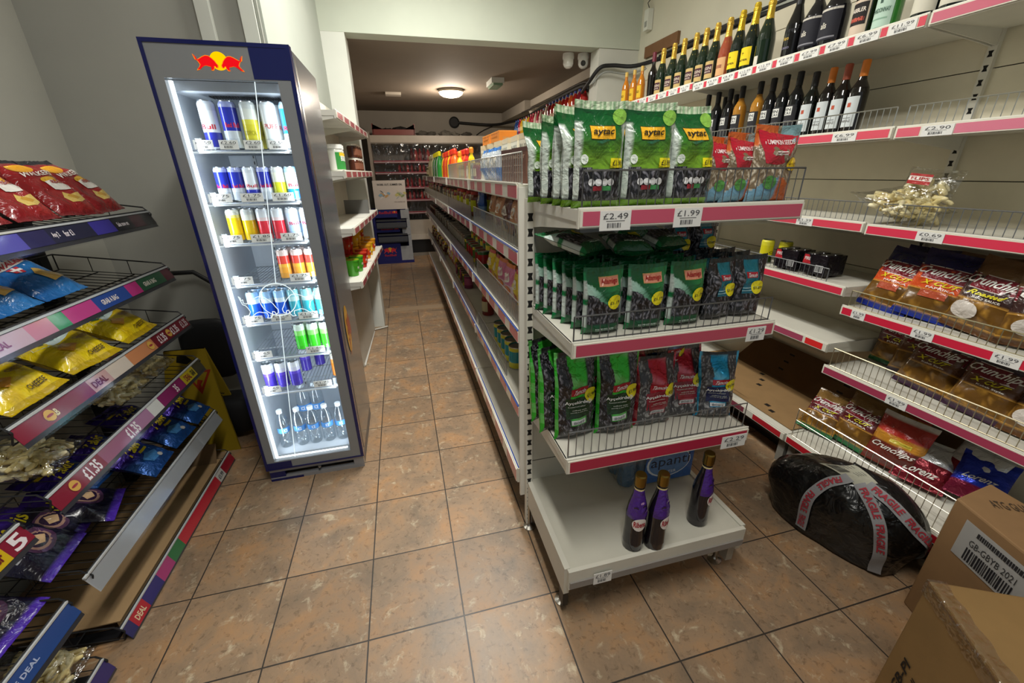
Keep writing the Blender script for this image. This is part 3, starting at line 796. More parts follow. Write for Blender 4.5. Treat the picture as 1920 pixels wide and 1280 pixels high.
K_BL = crisp('crisp_packet', .20, .27, .07, b_bluec, [('rect', .12, .52, .86, .66, '#e9e7e2', 'film', .05), ('txt', 'WALKERS', .18, .55, .80, .63, '#b02a34', .1, .03), ('rect', .20, .40, .40, .50, '#c23a44'), ('rect', .28, .40, .32, .50, '#f0f0f0'), ('rect', .20, .435, .40, .465, '#f0f0f0'),
     ('poly', [(.44, .34), (.52, .42), (.70, .38), (.88, .30), (.80, .20), (.56, .18)], '#e2b861'), ('poly', [(.54, .32), (.62, .36), (.80, .26), (.64, .22)], '#c9953f')], 22)
def b_quav(u, v):
    if v < .07 or v > .93: return ('#b89a10', None)
    return (mixc('#e3c715', '#cfae0e', smooth(.2, .9, _h(int(u*6), int(v*7)))), None)
K_QV = crisp('crisp_packet', .22, .27, .08, b_quav, [('poly', [(.05, .44), (.20, .38), (.60, .44), (.95, .54), (.96, .68), (.72, .72), (.10, .64)], '#cfe0dc'), ('txt', 'Quavers', .09, .455, .91, .615, '#1f5a46', .12, .06),
     ('ell', .32, .74, .19, .05, '#6f1a22'), ('txt', 'CHEESE', .58, .33, .86, .38, '#7a4a22'), ('poly', [(.20, .30), (.42, .38), (.52, .28), (.34, .20)], '#d8962a'), ('txt', 'CHEESE', .48, .10, .78, .15, '#4a3a14')], 23)
def b_tak(u, v):
    if v > .92: return ('#2a1666', None)
    return (mixc('#1f4a8a', '#32167e', smooth(.38, .58, v+.1*math.sin(u*5))), None)
K_TK = crisp('crisp_packet', .18, .24, .07, b_tak, [('txt', 'Takis', .18, .46, .80, .66, '#e8d21e', .15, .05), ('ell', .26, .72, .15, .045, '#d9b81e'), ('rect', .40, .39, .72, .43, '#d9c21e'), ('poly', [(.24, .30), (.5, .36), (.78, .28), (.64, .14), (.34, .16)], '#4a8ac8'), ('ell', .66, .16, .08, .04, '#e8e4da')], 24, mt='foil')
def b_tak2(u, v):
    return (mixc('#17142c', '#3d1c8e', smooth(.55, .75, v+.05*math.sin(u*7))), None) if v > .08 else ('#4a2aa0', None)
K_TF = crisp('crisp_packet', .20, .27, .07, b_tak2, [('txt', 'Takis', .14, .56, .66, .74, '#dcc81e', .15, .05), ('ell', .56, .36, .28, .17, '#5a3a5a'), ('ell', .56, .36, .22, .13, '#b08a7a'), ('ell', .56, .36, .17, .10, '#33203c'), ('poly', [(.44, .34), (.58, .44), (.70, .34), (.56, .28)], '#d8b48a'), ('ell', .24, .84, .12, .05, '#d9b81e')], 25)
def cr_base(top, mid, low, chips):
    def b(u, v):
        if v > .72: return (top, None)
        if v < .09: return (low, None)
        if v < .40: return ('#c9963f', 'fried_chips') if chips else (mid, None)
        return (mid, None)
    return b
def crunch(seed, top, mid, low, line2, l2c, line3, chips=True, ban='#7a1a28', extra=()):
    return crisp('crisp_packet', .20, .27, .085, cr_base(top, mid, low, chips), [('rect', .02, .56, .98, .76, '#e6ded6'), ('rect', .02, .57, .98, .75, ban), ('txt', 'Crunchips', .06, .59, .94, .735, '#f2efe8', .14),
        ('txt', line2, .24, .475, .80, .55, l2c, .1), ('txt', line3, .34, .425, .80, .455, '#efe9df')]+list(extra), seed, nu=14)
K_CX = crunch(31, '#1b1a4e', '#d9562a', '#1d2f8a', 'X-CUT', '#e8dc20', 'PAPRIKA', extra=[('rect', .28, .30, .74, .40, '#b5543a')])
K_CR = crunch(32, '#7a5a38', '#3f2a28', '#5a3a20', 'Roasted', '#e8dc20', 'BBQ SAUCE', extra=[('ell', .34, .26, .22, .11, '#e0d8cf'), ('ell', .34, .26, .20, .095, '#5a241c')])
K_CK = crunch(33, '#2a1c34', '#6a4630', '#3a2438', 'X-CUT', '#e0d420', 'Kebab Style', ban='#6f1a26')
K_CG = crunch(34, '#8a6a3a', '#5a2024', '#24663a', 'X-CUT', '#d8d020', 'PAPRIKA')
K_LG = crisp('crisp_packet', .20, .25, .08, lambda u, v: ('#d9dde2' if v > .80 else ('#1f3fa0' if v > .45 else ('#3aa04a' if u > .5 else '#233c90')), 'foil'), [('txt', 'Lorenz', .10, .52, .66, .66, '#d8643a', .15, .05)], 35)
K_OR = crisp('crisp_packet', .20, .25, .08, lambda u, v: ('#e6e2da' if v > .92 else ('#b8342a' if v > .62 else ('#c98a2e' if v > .45 else '#6f2a20')), None), [('txt', 'Crunchips', .08, .28, .92, .42, '#efe9e0', .14), ('rect', .40, .48, .80, .56, '#dcc84a')], 36)
K_WB = crisp('crisp_packet', .18, .22, .07, lambda u, v: ('#d5d8da' if v > .5 else '#7a1f2a', 'foil'), [('txt', 'Lorenz', .2, .2, .8, .34, '#e6e2da', .15)], 37)
K_BU = crisp('crisp_packet', .16, .20, .07, lambda u, v: ('#2238b0' if v > .3 else '#7a1f3a', 'foil'), [('txt', 'Lorenz', .2, .4, .8, .52, '#e6e2da', .15)], 38)

# -- clear bags of corn puffs: film shell, puffs (nobody could count them) and printed header
def make_puffs(W, H, T_, n, seed, header='#a82a2e', label='FLIPS'):
    o = make_pack('corn_puff_bag', W, H, T_, lambda u, v: ('#eeeeee', 'clear_bag'), [], seed, style='pillow', ts=.07, crink=.12, mt='clear_bag').o
    rnd = random.Random(seed); m = MB()
    for k in range(n):
        u = rnd.uniform(-.39, .39); v = rnd.uniform(.12, .74)
        wy = T_*.30*(max(0, 1-abs(2*u)**3)**.5)*(math.sin(PI*(v-.05)/.82)**.5)
        x = u*W; z = v*H; y = rnd.choice((-1, -1, 1, 0))*wy*rnd.uniform(.7, 1)
        a = rnd.uniform(0, PI); b = rnd.uniform(-.5, .5); L = rnd.uniform(.018, .028)
        dx, dz, dy = math.cos(a)*L, math.sin(a)*L, b*L*.6
        p = [Vector((x-dx, y-dy, z-dz)), Vector((x-dx*.5, y-dy*.5+.002, z-dz*.5+.001)), Vector((x+dx*.4, y+dy*.4, z+dz*.4)), Vector((x+dx, y+dy, z+dz))]
        m.tube(p, [.005, .0085, .009, .005], 'matte_paint', ['#f6e8b4', '#faf0c8', '#efdc9c'][k % 3], 6)
    q = m.build('corn_puffs', o); q['kind'] = 'stuff'
    if header:
        m = MB(); y = -T_*.55
        m.box((-.30*W, y, .70*H), (.12*W, y+.002, .88*H), 'film', '#e8dfd8'); m.box((-.30*W, y-.001, .70*H), (.12*W, y, .76*H), 'film', header); m.box((-.30*W, y-.001, .84*H), (.12*W, y, .88*H), 'film', header)
        m.text(label, (-.26*W, y-.0012, .775*H), (1, 0, 0), (0, 0, 1), .34*W, .05*H, 'film', header, .02)
        m.build('header_print', o)
    return Kind(o)
K_PF = make_puffs(.20, .26, .085, 130, 41)
K_PG = make_puffs(.22, .24, .085, 140, 42, None)
K_PH = make_puffs(.18, .20, .075, 90, 43, '#b03034')

# ================================================================ bottles, cans, jars
def arc_label(o, name, r, z0, z1, c, a=PI, half=.95, txt=None, tc='#333333', mt='paper', extra=None):
    m = MB(); m.lathe([(r+.0006, z0), (r+.0006, z1)], mt, c, n=10, a0=a-half, a1=a+half)
    R = r+.0011
    if extra:
        for (h0, h1, ec, hw) in extra:
            m.lathe([(R, z0+(z1-z0)*h0), (R, z0+(z1-z0)*h1)], mt, ec, n=8, a0=a-half*hw, a1=a+half*hw)
    if txt:
        for (s, h0, h1, hw, cc) in txt:
            vs, fs, _ = text_geo(s, .02)
            m.add([((R+.0006)*math.cos(a+(x-.5)*2*hw*half), (R+.0006)*math.sin(a+(x-.5)*2*hw*half), z0+(z1-z0)*(h0+(h1-h0)*y)) for x, y in vs], fs, mt, cc)
    return m.build(name, o)
def bottle(name, prof, glass, gm='dark_glass', cap=None, label=None, n=16):
    m = MB(); m.lathe(prof, gm, glass, n=n); m.disc(prof[0][0], prof[0][1], gm, glass, n, up=False)
    o = m.build(name)
    if cap:
        m = MB(); m.lathe(cap[1], cap[3] if len(cap) > 3 else 'plastic', cap[2], n=12); m.disc(cap[1][-1][0], cap[1][-1][1], cap[3] if len(cap) > 3 else 'plastic', cap[2], 12)
        m.build(cap[0], o)
    if label: label(o)
    return Kind(o)
CH = [(.043, 0), (.0445, .004), (.0445, .13), (.041, .16), (.028, .20), (.0175, .235), (.0155, .27), (.0155, .30)]
def foil(c): return ('foil_cap', [(.0300, .193), (.0225, .215), (.0185, .24), (.0170, .27), (.0165, .283), (.0195, .287), (.0195, .298), (.016, .302), (.0175, .312), (.014, .322)], c, 'foil')
def champ(glass, fc, lc, txt, extra=None, z0=.02, z1=.115, half=1.0):
    return bottle('sparkling_wine_bottle', CH, glass, cap=foil(fc), label=lambda o: arc_label(o, 'label', .0445, z0, z1, lc, txt=txt, extra=extra, half=half))
K_C1 = champ('#16281b', '#d9b24a', '#c9ad72', [('ROSSINI', .50, .68, .8, '#d8c9b8'), ('SPUMANTE', .34, .44, .7, '#d8c9b8')], [(.28, .80, '#4a2232', .9)])
K_C2 = champ('#9c4a32', '#d9b24a', '#d8a878', [('ROSE', .42, .6, .6, '#8a3a34')])
K_C3 = champ('#14201a', '#d8b62e', '#efd31c', [('CARTIER', .25, .36, .7, '#5a4a10'), ('*', .55, .75, .16, '#5a4a10')], z0=.035, z1=.12)
K_C4 = champ('#16281b', '#d8b23e', '#d8d4c8', None, z0=.02, z1=.06, half=.3)
WN = [(.036, 0), (.0375, .004), (.0375, .17), (.034, .19), (.0175, .222), (.0145, .235), (.0145, .28), (.0155, .285), (.0155, .295)]
def capf(c, z=.235): return ('screw_cap', [(.0158, z), (.0162, z+.002), (.0162, .298), (.012, .301)], c, 'plastic')
def wine(glass, cc, lab, gm='dark_glass', z=.235): return bottle('wine_bottle', WN, glass, gm, cap=capf(cc, z), label=lab)
def lab19(o): arc_label(o, 'label', .0375, .03, .145, '#26262b', half=1.1, txt=[('FIN', .76, .88, .42, '#33343a'), ('CA1', .62, .73, .42, '#33343a'), ('MALBEC RED', .30, .36, .7, '#9a9aa0')], extra=[(.58, .94, '#e4e4df', .55)])
def labw(o): arc_label(o, 'label', .0375, .03, .155, '#cfd6d8', half=.95, txt=[('SHIRAZ', .16, .24, .6, '#8a8a8a')], extra=[(.66, .80, '#b8523a', .22), (.28, .32, '#9aa0a2', .5)])
K_W1 = wine('#101114', '#17171a', lab19)
K_W2 = wine('#b07a2a', '#17171a', lab19, 'dark_glass')
K_W3 = wine('#14100f', '#e0802a', labw)
K_W4 = wine('#14100f', '#a8523a', labw)
K_W5 = wine('#101410', '#1a1a1c', labw)
K_W6 = bottle('wine_bottle', [(.036, 0), (.0375, .004), (.0375, .17), (.034, .19), (.0175, .222), (.0145, .235), (.0145, .32)], '#15100f', cap=('foil_cap', [(.0158, .26), (.0162, .262), (.0158, .322), (.012, .325)], '#6f1f33', 'plastic'))
K_CV = bottle('wine_bottle', [(.040, 0), (.042, .004), (.042, .11), (.040, .15), (.024, .20), (.0155, .235), (.0145, .28), (.0155, .31)], '#101012', cap=('foil_cap', [(.017, .225), (.0165, .315), (.012, .318)], '#151517', 'plastic'),
    label=lambda o: arc_label(o, 'label', .0405, .04, .13, '#17171b', half=1.1, txt=[('Nero', .5, .68, .32, '#c9a84a'), ('ROSSO', .1, .2, .5, '#8a86a0')]))
# squat liqueur bottles
def liq(oc):
    return bottle('cream_liqueur_bottle', [(.046, 0), (.049, .006), (.050, .12), (.047, .15), (.030, .185), (.0195, .205), (.0175, .26), (.0185, .285)], '#16161b', cap=('cap', [(.0190, .20), (.0190, .215), (.0178, .262), (.0195, .265), (.0195, .29), (.015, .294)], oc, 'plastic'),
        label=lambda o: arc_label(o, 'label', .0502, .03, .145, '#20202a', half=1.2, txt=[('alis', .36, .56, .2, '#d9d4c8')], extra=[(.90, .97, '#cfcac0', 1), (.06, .11, '#8a8a92', .8)]))
K_L1 = liq('#1c1c20'); K_L2 = liq('#2f2f38')
def lab_j(o): arc_label(o, 'label', .0445, .015, .145, '#d8c4b0', half=1.0, txt=[('BABBLER', .66, .78, .7, '#f0e4d8'), ('SHIRAZ', .42, .52, .6, '#d86a5a')], extra=[(.30, .92, '#221c1c', .85), (.40, .50, '#b84a3a', .7)])
K_J1 = bottle('liqueur_bottle', [(.040, 0), (.0445, .005), (.0445, .16), (.038, .19), (.018, .225), (.0155, .24), (.0155, .28)], '#17120f', cap=('cap', [(.0165, .245), (.0165, .29), (.012, .292)], '#b03028', 'plastic'), label=lab_j)
K_G1 = bottle('liqueur_bottle', [(.042, 0), (.046, .005), (.046, .17), (.038, .20), (.018, .235), (.0155, .25), (.0155, .29)], '#3f8a3a', cap=('cap', [(.0165, .255), (.0165, .30), (.012, .302)], '#2a6a3a', 'plastic'),
    label=lambda o: arc_label(o, 'label', .046, .02, .155, '#bcd8c8', half=1.0, txt=[('CHARDONNAY', .38, .5, .8, '#4a6a5a')], extra=[(.62, .80, '#3f5a4f', .12), (.2, .24, '#8ab09a', .7)]))
K_BW = bottle('wine_bottle', [(.040, 0), (.0425, .005), (.0425, .18), (.036, .2), (.018, .235), (.0155, .25), (.0155, .30)], '#141c1c', cap=capf('#222224', .255),
    label=lambda o: arc_label(o, 'label', .0425, .028, .165, '#d8d4c4', half=1.1, txt=[('Cabernet', .60, .72, .7, '#9a8a74'), ('Sauvignon', .44, .54, .7, '#a89a86')]))
K_YL = bottle('spirit_bottle', [(.028, 0), (.030, .004), (.030, .12), (.026, .145), (.012, .18), (.011, .23)], '#c87a1c', cap=('cap', [(.0125, .205), (.0125, .235), (.010, .237)], '#d8b45a', 'plastic'),
    label=lambda o: arc_label(o, 'label', .030, .03, .11, '#e3b92a', half=1.1, txt=[('GOLD', .4, .6, .6, '#7a5a14')]))
K_RB = bottle('cordial_bottle', [(.030, 0), (.0345, .005), (.036, .03), (.034, .08), (.0345, .15), (.030, .18), (.019, .225), (.0155, .25), (.0155, .29)], '#141018', cap=('cap', [(.0185, .262), (.019, .264), (.019, .300), (.0165, .305)], '#8a7238', 'metal'),
    label=None)
def ribena_label(o):
    m = MB(); a = -PI/2-.15
    m.lathe([(.0349, .143), (.0352, .155), (.0308, .182), (.0198, .227), (.0166, .25)], 'film', '#43207a', n=14, a0=a-1.5, a1=a+1.5)
    m.lathe([(.0172, .248), (.0172, .254)], 'film', '#e8d8a0', n=14)
    for q, (da, z, r) in enumerate([(.5, .19, .008), (.2, .205, .006), (-.5, .185, .008), (.75, .17, .007)]):
        R = .0352 if z < .16 else .0352-(z-.155)*.20; 
        vs = [((R+.0012-.20*r*math.sin(t)*0)*math.cos(a+da+r*math.cos(t)/R), (R+.0012)*math.sin(a+da+r*math.cos(t)/R), z+r*math.sin(t)) for t in [2*PI*k/12 for k in range(12)]]
        m.add(vs, [tuple(range(12))], 'film', ['#1a1026', '#c9a0d8', '#2a1636', '#b88ad0'][q])
    m.build('neck_label', o)
    m = MB(); R = .0358
    pts = []
    for k in range(20):
        t = 2*PI*k/20; x = .72*math.cos(t); z = .126+.023*math.sin(t)*(1 if math.sin(t) > 0 else 1.3); pts.append((R*math.cos(a+x), R*math.sin(a+x), z))
    for k in range(10):
        pass
    c = (R*math.cos(a), R*math.sin(a), .128)
    # fan in three rings so that the oval follows the glass
    vs = []
    for rr in (0.001, .33, .66, 1):
        for k in range(20):
            t = 2*PI*k/20; x = .72*rr*math.cos(t); z = .126+.023*rr*math.sin(t)*(1 if math.sin(t) > 0 else 1.3); vs.append((R*math.cos(a+x), R*math.sin(a+x), z))
    m.add(vs, [(j*20+k, j*20+(k+1) % 20, (j+1)*20+(k+1) % 20, (j+1)*20+k) for j in range(3) for k in range(20)], 'paper', '#e6dfd8', True)
    v2, f2, _ = text_geo('Ribena', .03)
    m.add([((R+.0008)*math.cos(a+(x-.5)*1.15), (R+.0008)*math.sin(a+(x-.5)*1.15), .113+.024*y) for x, y in v2], f2, 'paper', '#a8222e')
    m.build('brand_label', o)
ribena_label(K_RB.o)

def can(r, h, bands, name='drinks_can', n=18, txt=None, tc='#c02a3a', a=-PI/2+.2):
    """bands: list of (height fraction, colour) from the bottom up"""
    m = MB(); prof = [(r*.80, 0, '#a8adb2', 'metal'), (r, .006*1, None)]
    z = .006; prof = [(r*.8, 0, '#b9bec2', 'metal')]
    for i, (f0, c) in enumerate(bands): prof.append((r, .006+(h-.018)*f0, c, 'gloss_plastic'))
    prof += [(r, h-.012, bands[-1][1], 'gloss_plastic'), (r*.86, h-.003, '#b9bec2', 'metal'), (r*.88, h, '#c9cdd0', 'metal')]
    m.lathe(prof, 'gloss_plastic', '#b9bec2', n=n)
    if txt:
        vs, fs, _ = text_geo(txt[0], .02)
        m.add([((r+.0005)*math.cos(a+(x-.5)*1.7), (r+.0005)*math.sin(a+(x-.5)*1.7), h*txt[1]+h*.10*y) for x, y in vs], fs, 'gloss_plastic', txt[2])
    o = m.build(name)
    m = MB(); m.disc(r*.86, h-.004, 'metal', '#9da2a6', n); m.box((-.004, -r*.5, h-.004), (.004, r*.1, h-.002), 'metal', '#c5c9cc'); m.build('can_lid', o)
    return Kind(o)

# ================================================================ drinks fridge
FX0, FX1 = -.823, -.345
F = tag(empty('drinks_fridge', (-.584, 2.28, 0)), 'tall slim grey and navy drinks fridge with lit glass door, full of energy drink cans', 'fridge')
FU = Matrix.Translation((.584, -2.28, 0))
def fm():
    m = MB(); m.M = FU; return m
m = fm(); G = '#8d8f90'
m.box((FX0, 2.025, .075), (FX0+.025, 2.56, 1.945), 'painted_steel', G)
m.box((FX0+.025, 2.49, .075), (FX1-.025, 2.56, 1.945), 'painted_steel', '#7d7f80')
m.box((FX0+.025, 2.025, 1.835), (FX1-.025, 2.49, 1.945), 'painted_steel', G)
m.box((FX0+.025, 2.025, .075), (FX1-.025, 2.49, .122), 'painted_steel', G)
m.box((FX1-.025, 2.025, .075), (FX1-.0, 2.56, 1.945), 'gloss_plastic', '#6d6f70')
m.box((FX1-.0, 2.045, .09), (FX1+.002, 2.075, 1.93), 'metal', '#a9acae')
m.build('cabinet', F)
m = fm(); LN = '#c3cad2'   # white liner
for a, b in (((FX0+.026, 2.04, .123), (FX0+.032, 2.482, 1.833)), ((FX1-.032, 2.04, .123), (FX1-.026, 2.482, 1.833)), ((FX0+.032, 2.476, .123), (FX1-.032, 2.482, 1.833)), ((FX0+.032, 2.04, 1.80), (FX1-.032, 2.476, 1.833)), ((FX0+.032, 2.04, .123), (FX1-.032, 2.476, .130))):
    m.box(a, b, 'painted_steel', LN)
for k in range(26): m.box((-.70+k*.010, 2.14, 1.795), (-.696+k*.010, 2.20, 1.7995), 'plastic', '#3a3d42')
for x in (-.68, -.46):
    m.box((x-.008, 2.468, .3), (x+.008, 2.4755, 1.78), 'painted_steel', '#c9cdd0')
    for k in range(52): m.box((x-.003, 2.467, .32+k*.028), (x+.003, 2.4685, .334+k*.028), 'plastic', '#4a4d52')
m.build('liner', F)
m = fm(); NV = '#0c1452'; FR = '#7f8284'   # door frame
m.box((FX0, 1.988, .078), (-.778, 2.02, 1.948), 'gloss_plastic', FR)
m.box((-.404, 1.988, .078), (FX1, 2.02, 1.948), 'gloss_plastic', FR)
m.box((-.778, 1.988, 1.832), (-.404, 2.02, 1.948), 'gloss_plastic', FR)
m.box((-.778, 1.988, .078), (-.404, 2.02, .124), 'gloss_plastic', FR)
m.box((FX0-.003, 1.984, .075), (FX0+.009, 2.0205, 1.951), 'gloss_plastic', NV)
m.box((FX1-.012, 1.984, .075), (FX1+.003, 2.0205, 1.951), 'gloss_plastic', NV)
m.box((FX0+.009, 1.984, 1.938), (FX1-.012, 2.0205, 1.951), 'gloss_plastic', NV)
m.box((FX0+.009, 1.984, .075), (FX1-.012, 2.0205, .082), 'gloss_plastic', NV)
m.box((-.483, 1.986, 1.836), (FX1-.012, 1.989, 1.938), 'gloss_plastic', NV)
m.box((FX0+.009, 1.986, .082), (-.70, 1.989, .118), 'gloss_plastic', NV)
m.build('door_frame', F)
m = fm(); m.box((-.778, 2.002, .124), (-.404, 2.007, 1.832), 'clear_glass', '#ffffff'); m.build('door_glass', F)
m = fm()
m.box((-.776, 2.010, .128), (-.766, 2.024, 1.828), 'led', '#eef6ff')
m.box((-.404, 2.022, .128), (-.398, 2.030, 1.828), 'led', '#eef6ff')
m.box((-.766, 2.010, .128), (-.420, 2.018, .134), 'led', '#eef6ff')
m.build('led_strip', F)
area_light('fridge_led_light_left', (-.748, 2.035, .98), (.03, 1.6), 2.9, (.84, .92, 1.0), (PI/2, 0, -.75))
area_light('fridge_led_light_right', (-.425, 2.035, .98), (.03, 1.6), 2.3, (.84, .92, 1.0), (PI/2, 0, .75))
# base with its grille
m = fm()
m.box((FX0+.005, 1.995, .0), (FX1-.003, 2.02, .02), 'gloss_plastic', '#8a8a8c')
m.box((FX0+.005, 1.995, .055), (FX1-.003, 2.02, .074), 'gloss_plastic', '#8a8a8c')
m.box((FX0+.005, 1.995, .02), (-.745, 2.02, .055), 'gloss_plastic', NV)
m.box((-.40, 1.995, .02), (FX1-.003, 2.02, .055), 'gloss_plastic', '#8a8a8c')
m.box((-.745, 2.03, .02), (-.40, 2.04, .055), 'plastic', '#161616')
m.box((FX0+.005, 2.02, .0), (FX0+.02, 2.55, .074), 'painted_steel', '#6a6a6c'); m.box((FX1-.02, 2.02, .0), (FX1-.003, 2.55, .074), 'painted_steel', '#6a6a6c')
m.box((FX0+.005, 1.992, .0), (-.66, 1.996, .012), 'gloss_plastic', NV)
m.lathe([(0, 0), (.008, 0), (.008, .006), (0, .006)], 'metal', '#bbbbbb', at=(-.572, 1.988, .05), n=10)
m.build('base_grille', F)
# charging bulls over a sun disc
BULL = [(.00, .98), (.05, .90), (.03, .80), (.10, .84), (.09, .70), (.16, .66), (.26, .74), (.38, .84), (.52, .92), (.66, .90), (.78, .76), (.88, .60), (.93, .46), (.99, .34), (.97, .20), (.90, .16), (.88, .26), (.82, .28), (.80, .14), (.74, .02), (.64, .02), (.68, .12), (.66, .24), (.56, .26), (.46, .30), (.36, .26), (.26, .16), (.16, .04), (.04, .00), (.08, .10), (.16, .20), (.22, .34), (.18, .48), (.13, .60), (.06, .64)]
def bulls(mb, cx, y, cz, w, h, red, yel, out, mt='lit_logo'):
    n = 28
    mb.add([(cx+w*.19*math.cos(2*PI*k/n), y, cz+h*.06+w*.19*math.sin(2*PI*k/n)) for k in range(n)], [tuple(range(n))], mt, yel)
    for s in (-1, 1):
        for (g, c, dy) in ((1.10, out, .0006), (1., red, .0012)):
            bx, bz = .55, .46
            P2 = [(cx+s*(w*.50-(bx+(px-bx)*g)*w*.46), y-dy, cz-h*.42+(bz+(pz-bz)*g)*h*.78) for px, pz in BULL]
            mb.add(P2, [tuple(range(len(P2))) if s < 0 else tuple(range(len(P2)-1, -1, -1))], mt, c)
m = fm(); bulls(m, -.588, 1.9875, 1.886, .155, .062, '#e01018', '#f6c500', '#f0801a'); m.build('header_logo', F)
# fine engraved line and bulls on the glass, edge-lit
m = fm(); yg = 2.0005
def gl(a, b, r=.0012): m.bar((a[0], yg, a[1]), (b[0], yg, b[1]), r, 'lit_logo', '#e6f4f6', 4)
gl((-.487, 1.83), (-.578, 1.055), .0017); gl((-.593, .905), (-.681, .13), .0017)
n = 40; cxg, czg = -.585, .98
pr = [(cxg+.075*math.cos(2*PI*k/n), czg+.075*math.sin(2*PI*k/n)) for k in range(n+1)]
for a, b in zip(pr, pr[1:]): gl(a, b, .0019)
for s in (-1, 1):
    P2 = [(cxg+s*(.155-px*.148), czg-.085+pz*.115) for px, pz in BULL]
    for a, b in zip(P2, P2[1:]+P2[:1]): gl(a, b, .0017)
m.build('glass_engraving', F)
# yellow and red can emblem on the side panel
m = fm(); X = FX1+.003
m.add([(X, 2.20+.0*k+.07*math.cos(t), .74+.13*math.sin(t)) for k, t in enumerate([2*PI*q/24 for q in range(24)])], [tuple(range(24))], 'gloss_plastic', '#e0a51e')
m.add([(X+.0006, 2.24+.055*(px-.5)*2, .74+.09*(pz-.5)*2) for px, pz in BULL], [tuple(range(len(BULL)))], 'gloss_plastic', '#b0281e')
m.text('Red Bull', (X+.0008, 2.20, .60), (0, 0, 1), (0, -1, 0), .20, .03, 'gloss_plastic', '#b0281e', .02)
m.build('side_emblem', F)
# wire shelves with ticket rails
FZ = [1.600, 1.400, 1.233, 1.052, .868, .690, .500]
FT = [['£2.50', '£2.60', '£2.60', '£2.50'], ['£1.75', '£1.75', '£1.60'], ['£1.75', '£1.85', '£1.75'], ['£1.75', None, '£1.75'], ['£1.75', '£1.75', '£1.75'], ['£1.65', None, '£1.60'], ['£1.65', None, '£1.75']]
for z, tt in zip(FZ, FT):
    m = fm(); z -= .003
    for k in range(24): m.bar((-.782+k*.0172, 2.05, z), (-.782+k*.0172, 2.46, z), .0016, 'wire', '#b8bcc0')
    for y in (2.05, 2.18, 2.32, 2.46): m.bar((-.785, y, z-.003), (-.383, y, z-.003), .0022, 'wire', '#b8bcc0')
    s = m.build('wire_shelf', F)
    m = fm()
    m.box((-.770, 2.040, z-.006), (-.392, 2.0425, z+.042), 'clear_plastic', '#ffffff')
    m.box((-.770, 2.036, z-.012), (-.392, 2.048, z-.006), 'gloss_plastic', '#dfe4e8')
    m.build('ticket_rail', s)
    n = len(tt)
    for k, p in enumerate(tt):
        if p is None: continue
        w = .068 if n == 4 else .085
        m = MB(); m.M = FU @ Matrix.Translation((-.762+k*(.355/n), 2.0390, z)); ticket_geo(m, 0, .002, w, .034, p, y=0, c='#f0eeea'); m.build('price_ticket', s)

# cans in the fridge
A = -PI/2+.3
K = {}
K['white'] = can(.031, .176, [(0, '#dfe3e6'), (.02, '#2a2f96'), (.36, '#d5dade'), (.85, '#c9ced4')], txt=('Bull', .42, '#c0283a'))
K['blue'] = can(.031, .176, [(0, '#c2c8d0'), (.40, '#2430a4'), (.93, '#9aa2d0')], txt=('Red Bull', .46, '#c8283a'))
K['yellow'] = can(.031, .176, [(0, '#d3c832'), (.55, '#d8cf48'), (.66, '#d7dad0'), (.9, '#c8ccc8')], txt=('TROPICAL', .30, '#a8a020'))
K['pure'] = can(.031, .176, [(0, '#cdd3d0'), (.5, '#d8dcdc')], txt=('PURE', .44, '#c05a5a'))
K['sky'] = can(.031, .176, [(0, '#d4dde4'), (.34, '#2f8fd0'), (.92, '#a9cfe6')], txt=('Red', .40, '#c8283a'))
S = {}
def sc(nm, b, txt=None): S[nm] = can(.0263, .136, b, txt=txt)
sc('blue', [(0, '#c2c8d0'), (.40, '#2430a4'), (.93, '#9aa2d0')], ('Red Bull', .40, '#c8283a'))
sc('white', [(0, '#2a34a8'), (.34, '#d9dee2'), (.9, '#c9ced4')], ('Bull', .40, '#c0283a'))
sc('lime', [(0, '#c9cc2c'), (.58, '#d9dcc8'), (.9, '#c8ccc8')])
sc('sky', [(0, '#2a8fd0'), (.34, '#d5e2ea'), (.9, '#9accea')], ('Bull', .40, '#c8283a'))
sc('yellow', [(0, '#e3bf14'), (.80, '#e0cf6a'), (.9, '#d0d0c0')])
sc('yellow2', [(0, '#d9b414'), (.70, '#d6d8cc'), (.9, '#c8ccc8')])
sc('red', [(0, '#d8303e'), (.66, '#e0c9c9'), (.78, '#d5d8da')])
sc('pale', [(0, '#a9c4e2'), (.5, '#c6d8ea'), (.9, '#d5dade')], ('Bull', .46, '#c0405a'))
sc('peach', [(0, '#e8a03a'), (.42, '#f0b040'), (.55, '#e2483a'), (.86, '#e8d2c9')])
sc('azure', [(0, '#1f5ad0'), (.62, '#cfdfea'), (.8, '#9ac4ea')])
sc('teal', [(0, '#3aa8b8'), (.62, '#b8e0e0'), (.8, '#8ac8d0')])
sc('green', [(0, '#3fcf2c'), (.60, '#8ae070'), (.82, '#d5e6d4')])
sc('purple', [(0, '#4a3ab0'), (.55, '#5f4ac8'), (.68, '#cfd0e6'), (.86, '#dfe2ea')])
sc('orange', [(0, '#f08a1e'), (.62, '#f2a34a'), (.8, '#e6ded2')])
WB = [(.024, 0), (.031, .008), (.0315, .05), (.0295, .056), (.0315, .062), (.0315, .085), (.030, .09), (.030, .128), (.0315, .134), (.029, .165), (.020, .192), (.0125, .205), (.0125, .215)]
K_WT = bottle('water_bottle', WB, '#e4f0f8', 'bottle_plastic', cap=('cap', [(.0148, .205), (.0150, .222), (.013, .224)], '#e6eef2', 'plastic'),
    label=lambda o: arc_label(o, 'label', .0303, .094, .124, '#4f8ed0', a=-PI/2, half=1.5, txt=[('ICE', .22, .80, .18, '#eef4fa')], mt='gloss_plastic'))
m = MB(); m.lathe([(.0, .002), (.028, .002), (.0298, .01), (.0298, .155), (.02, .185), (0, .186)], 'water', '#d4e6f4', n=14); m.build('water', K_WT.o)
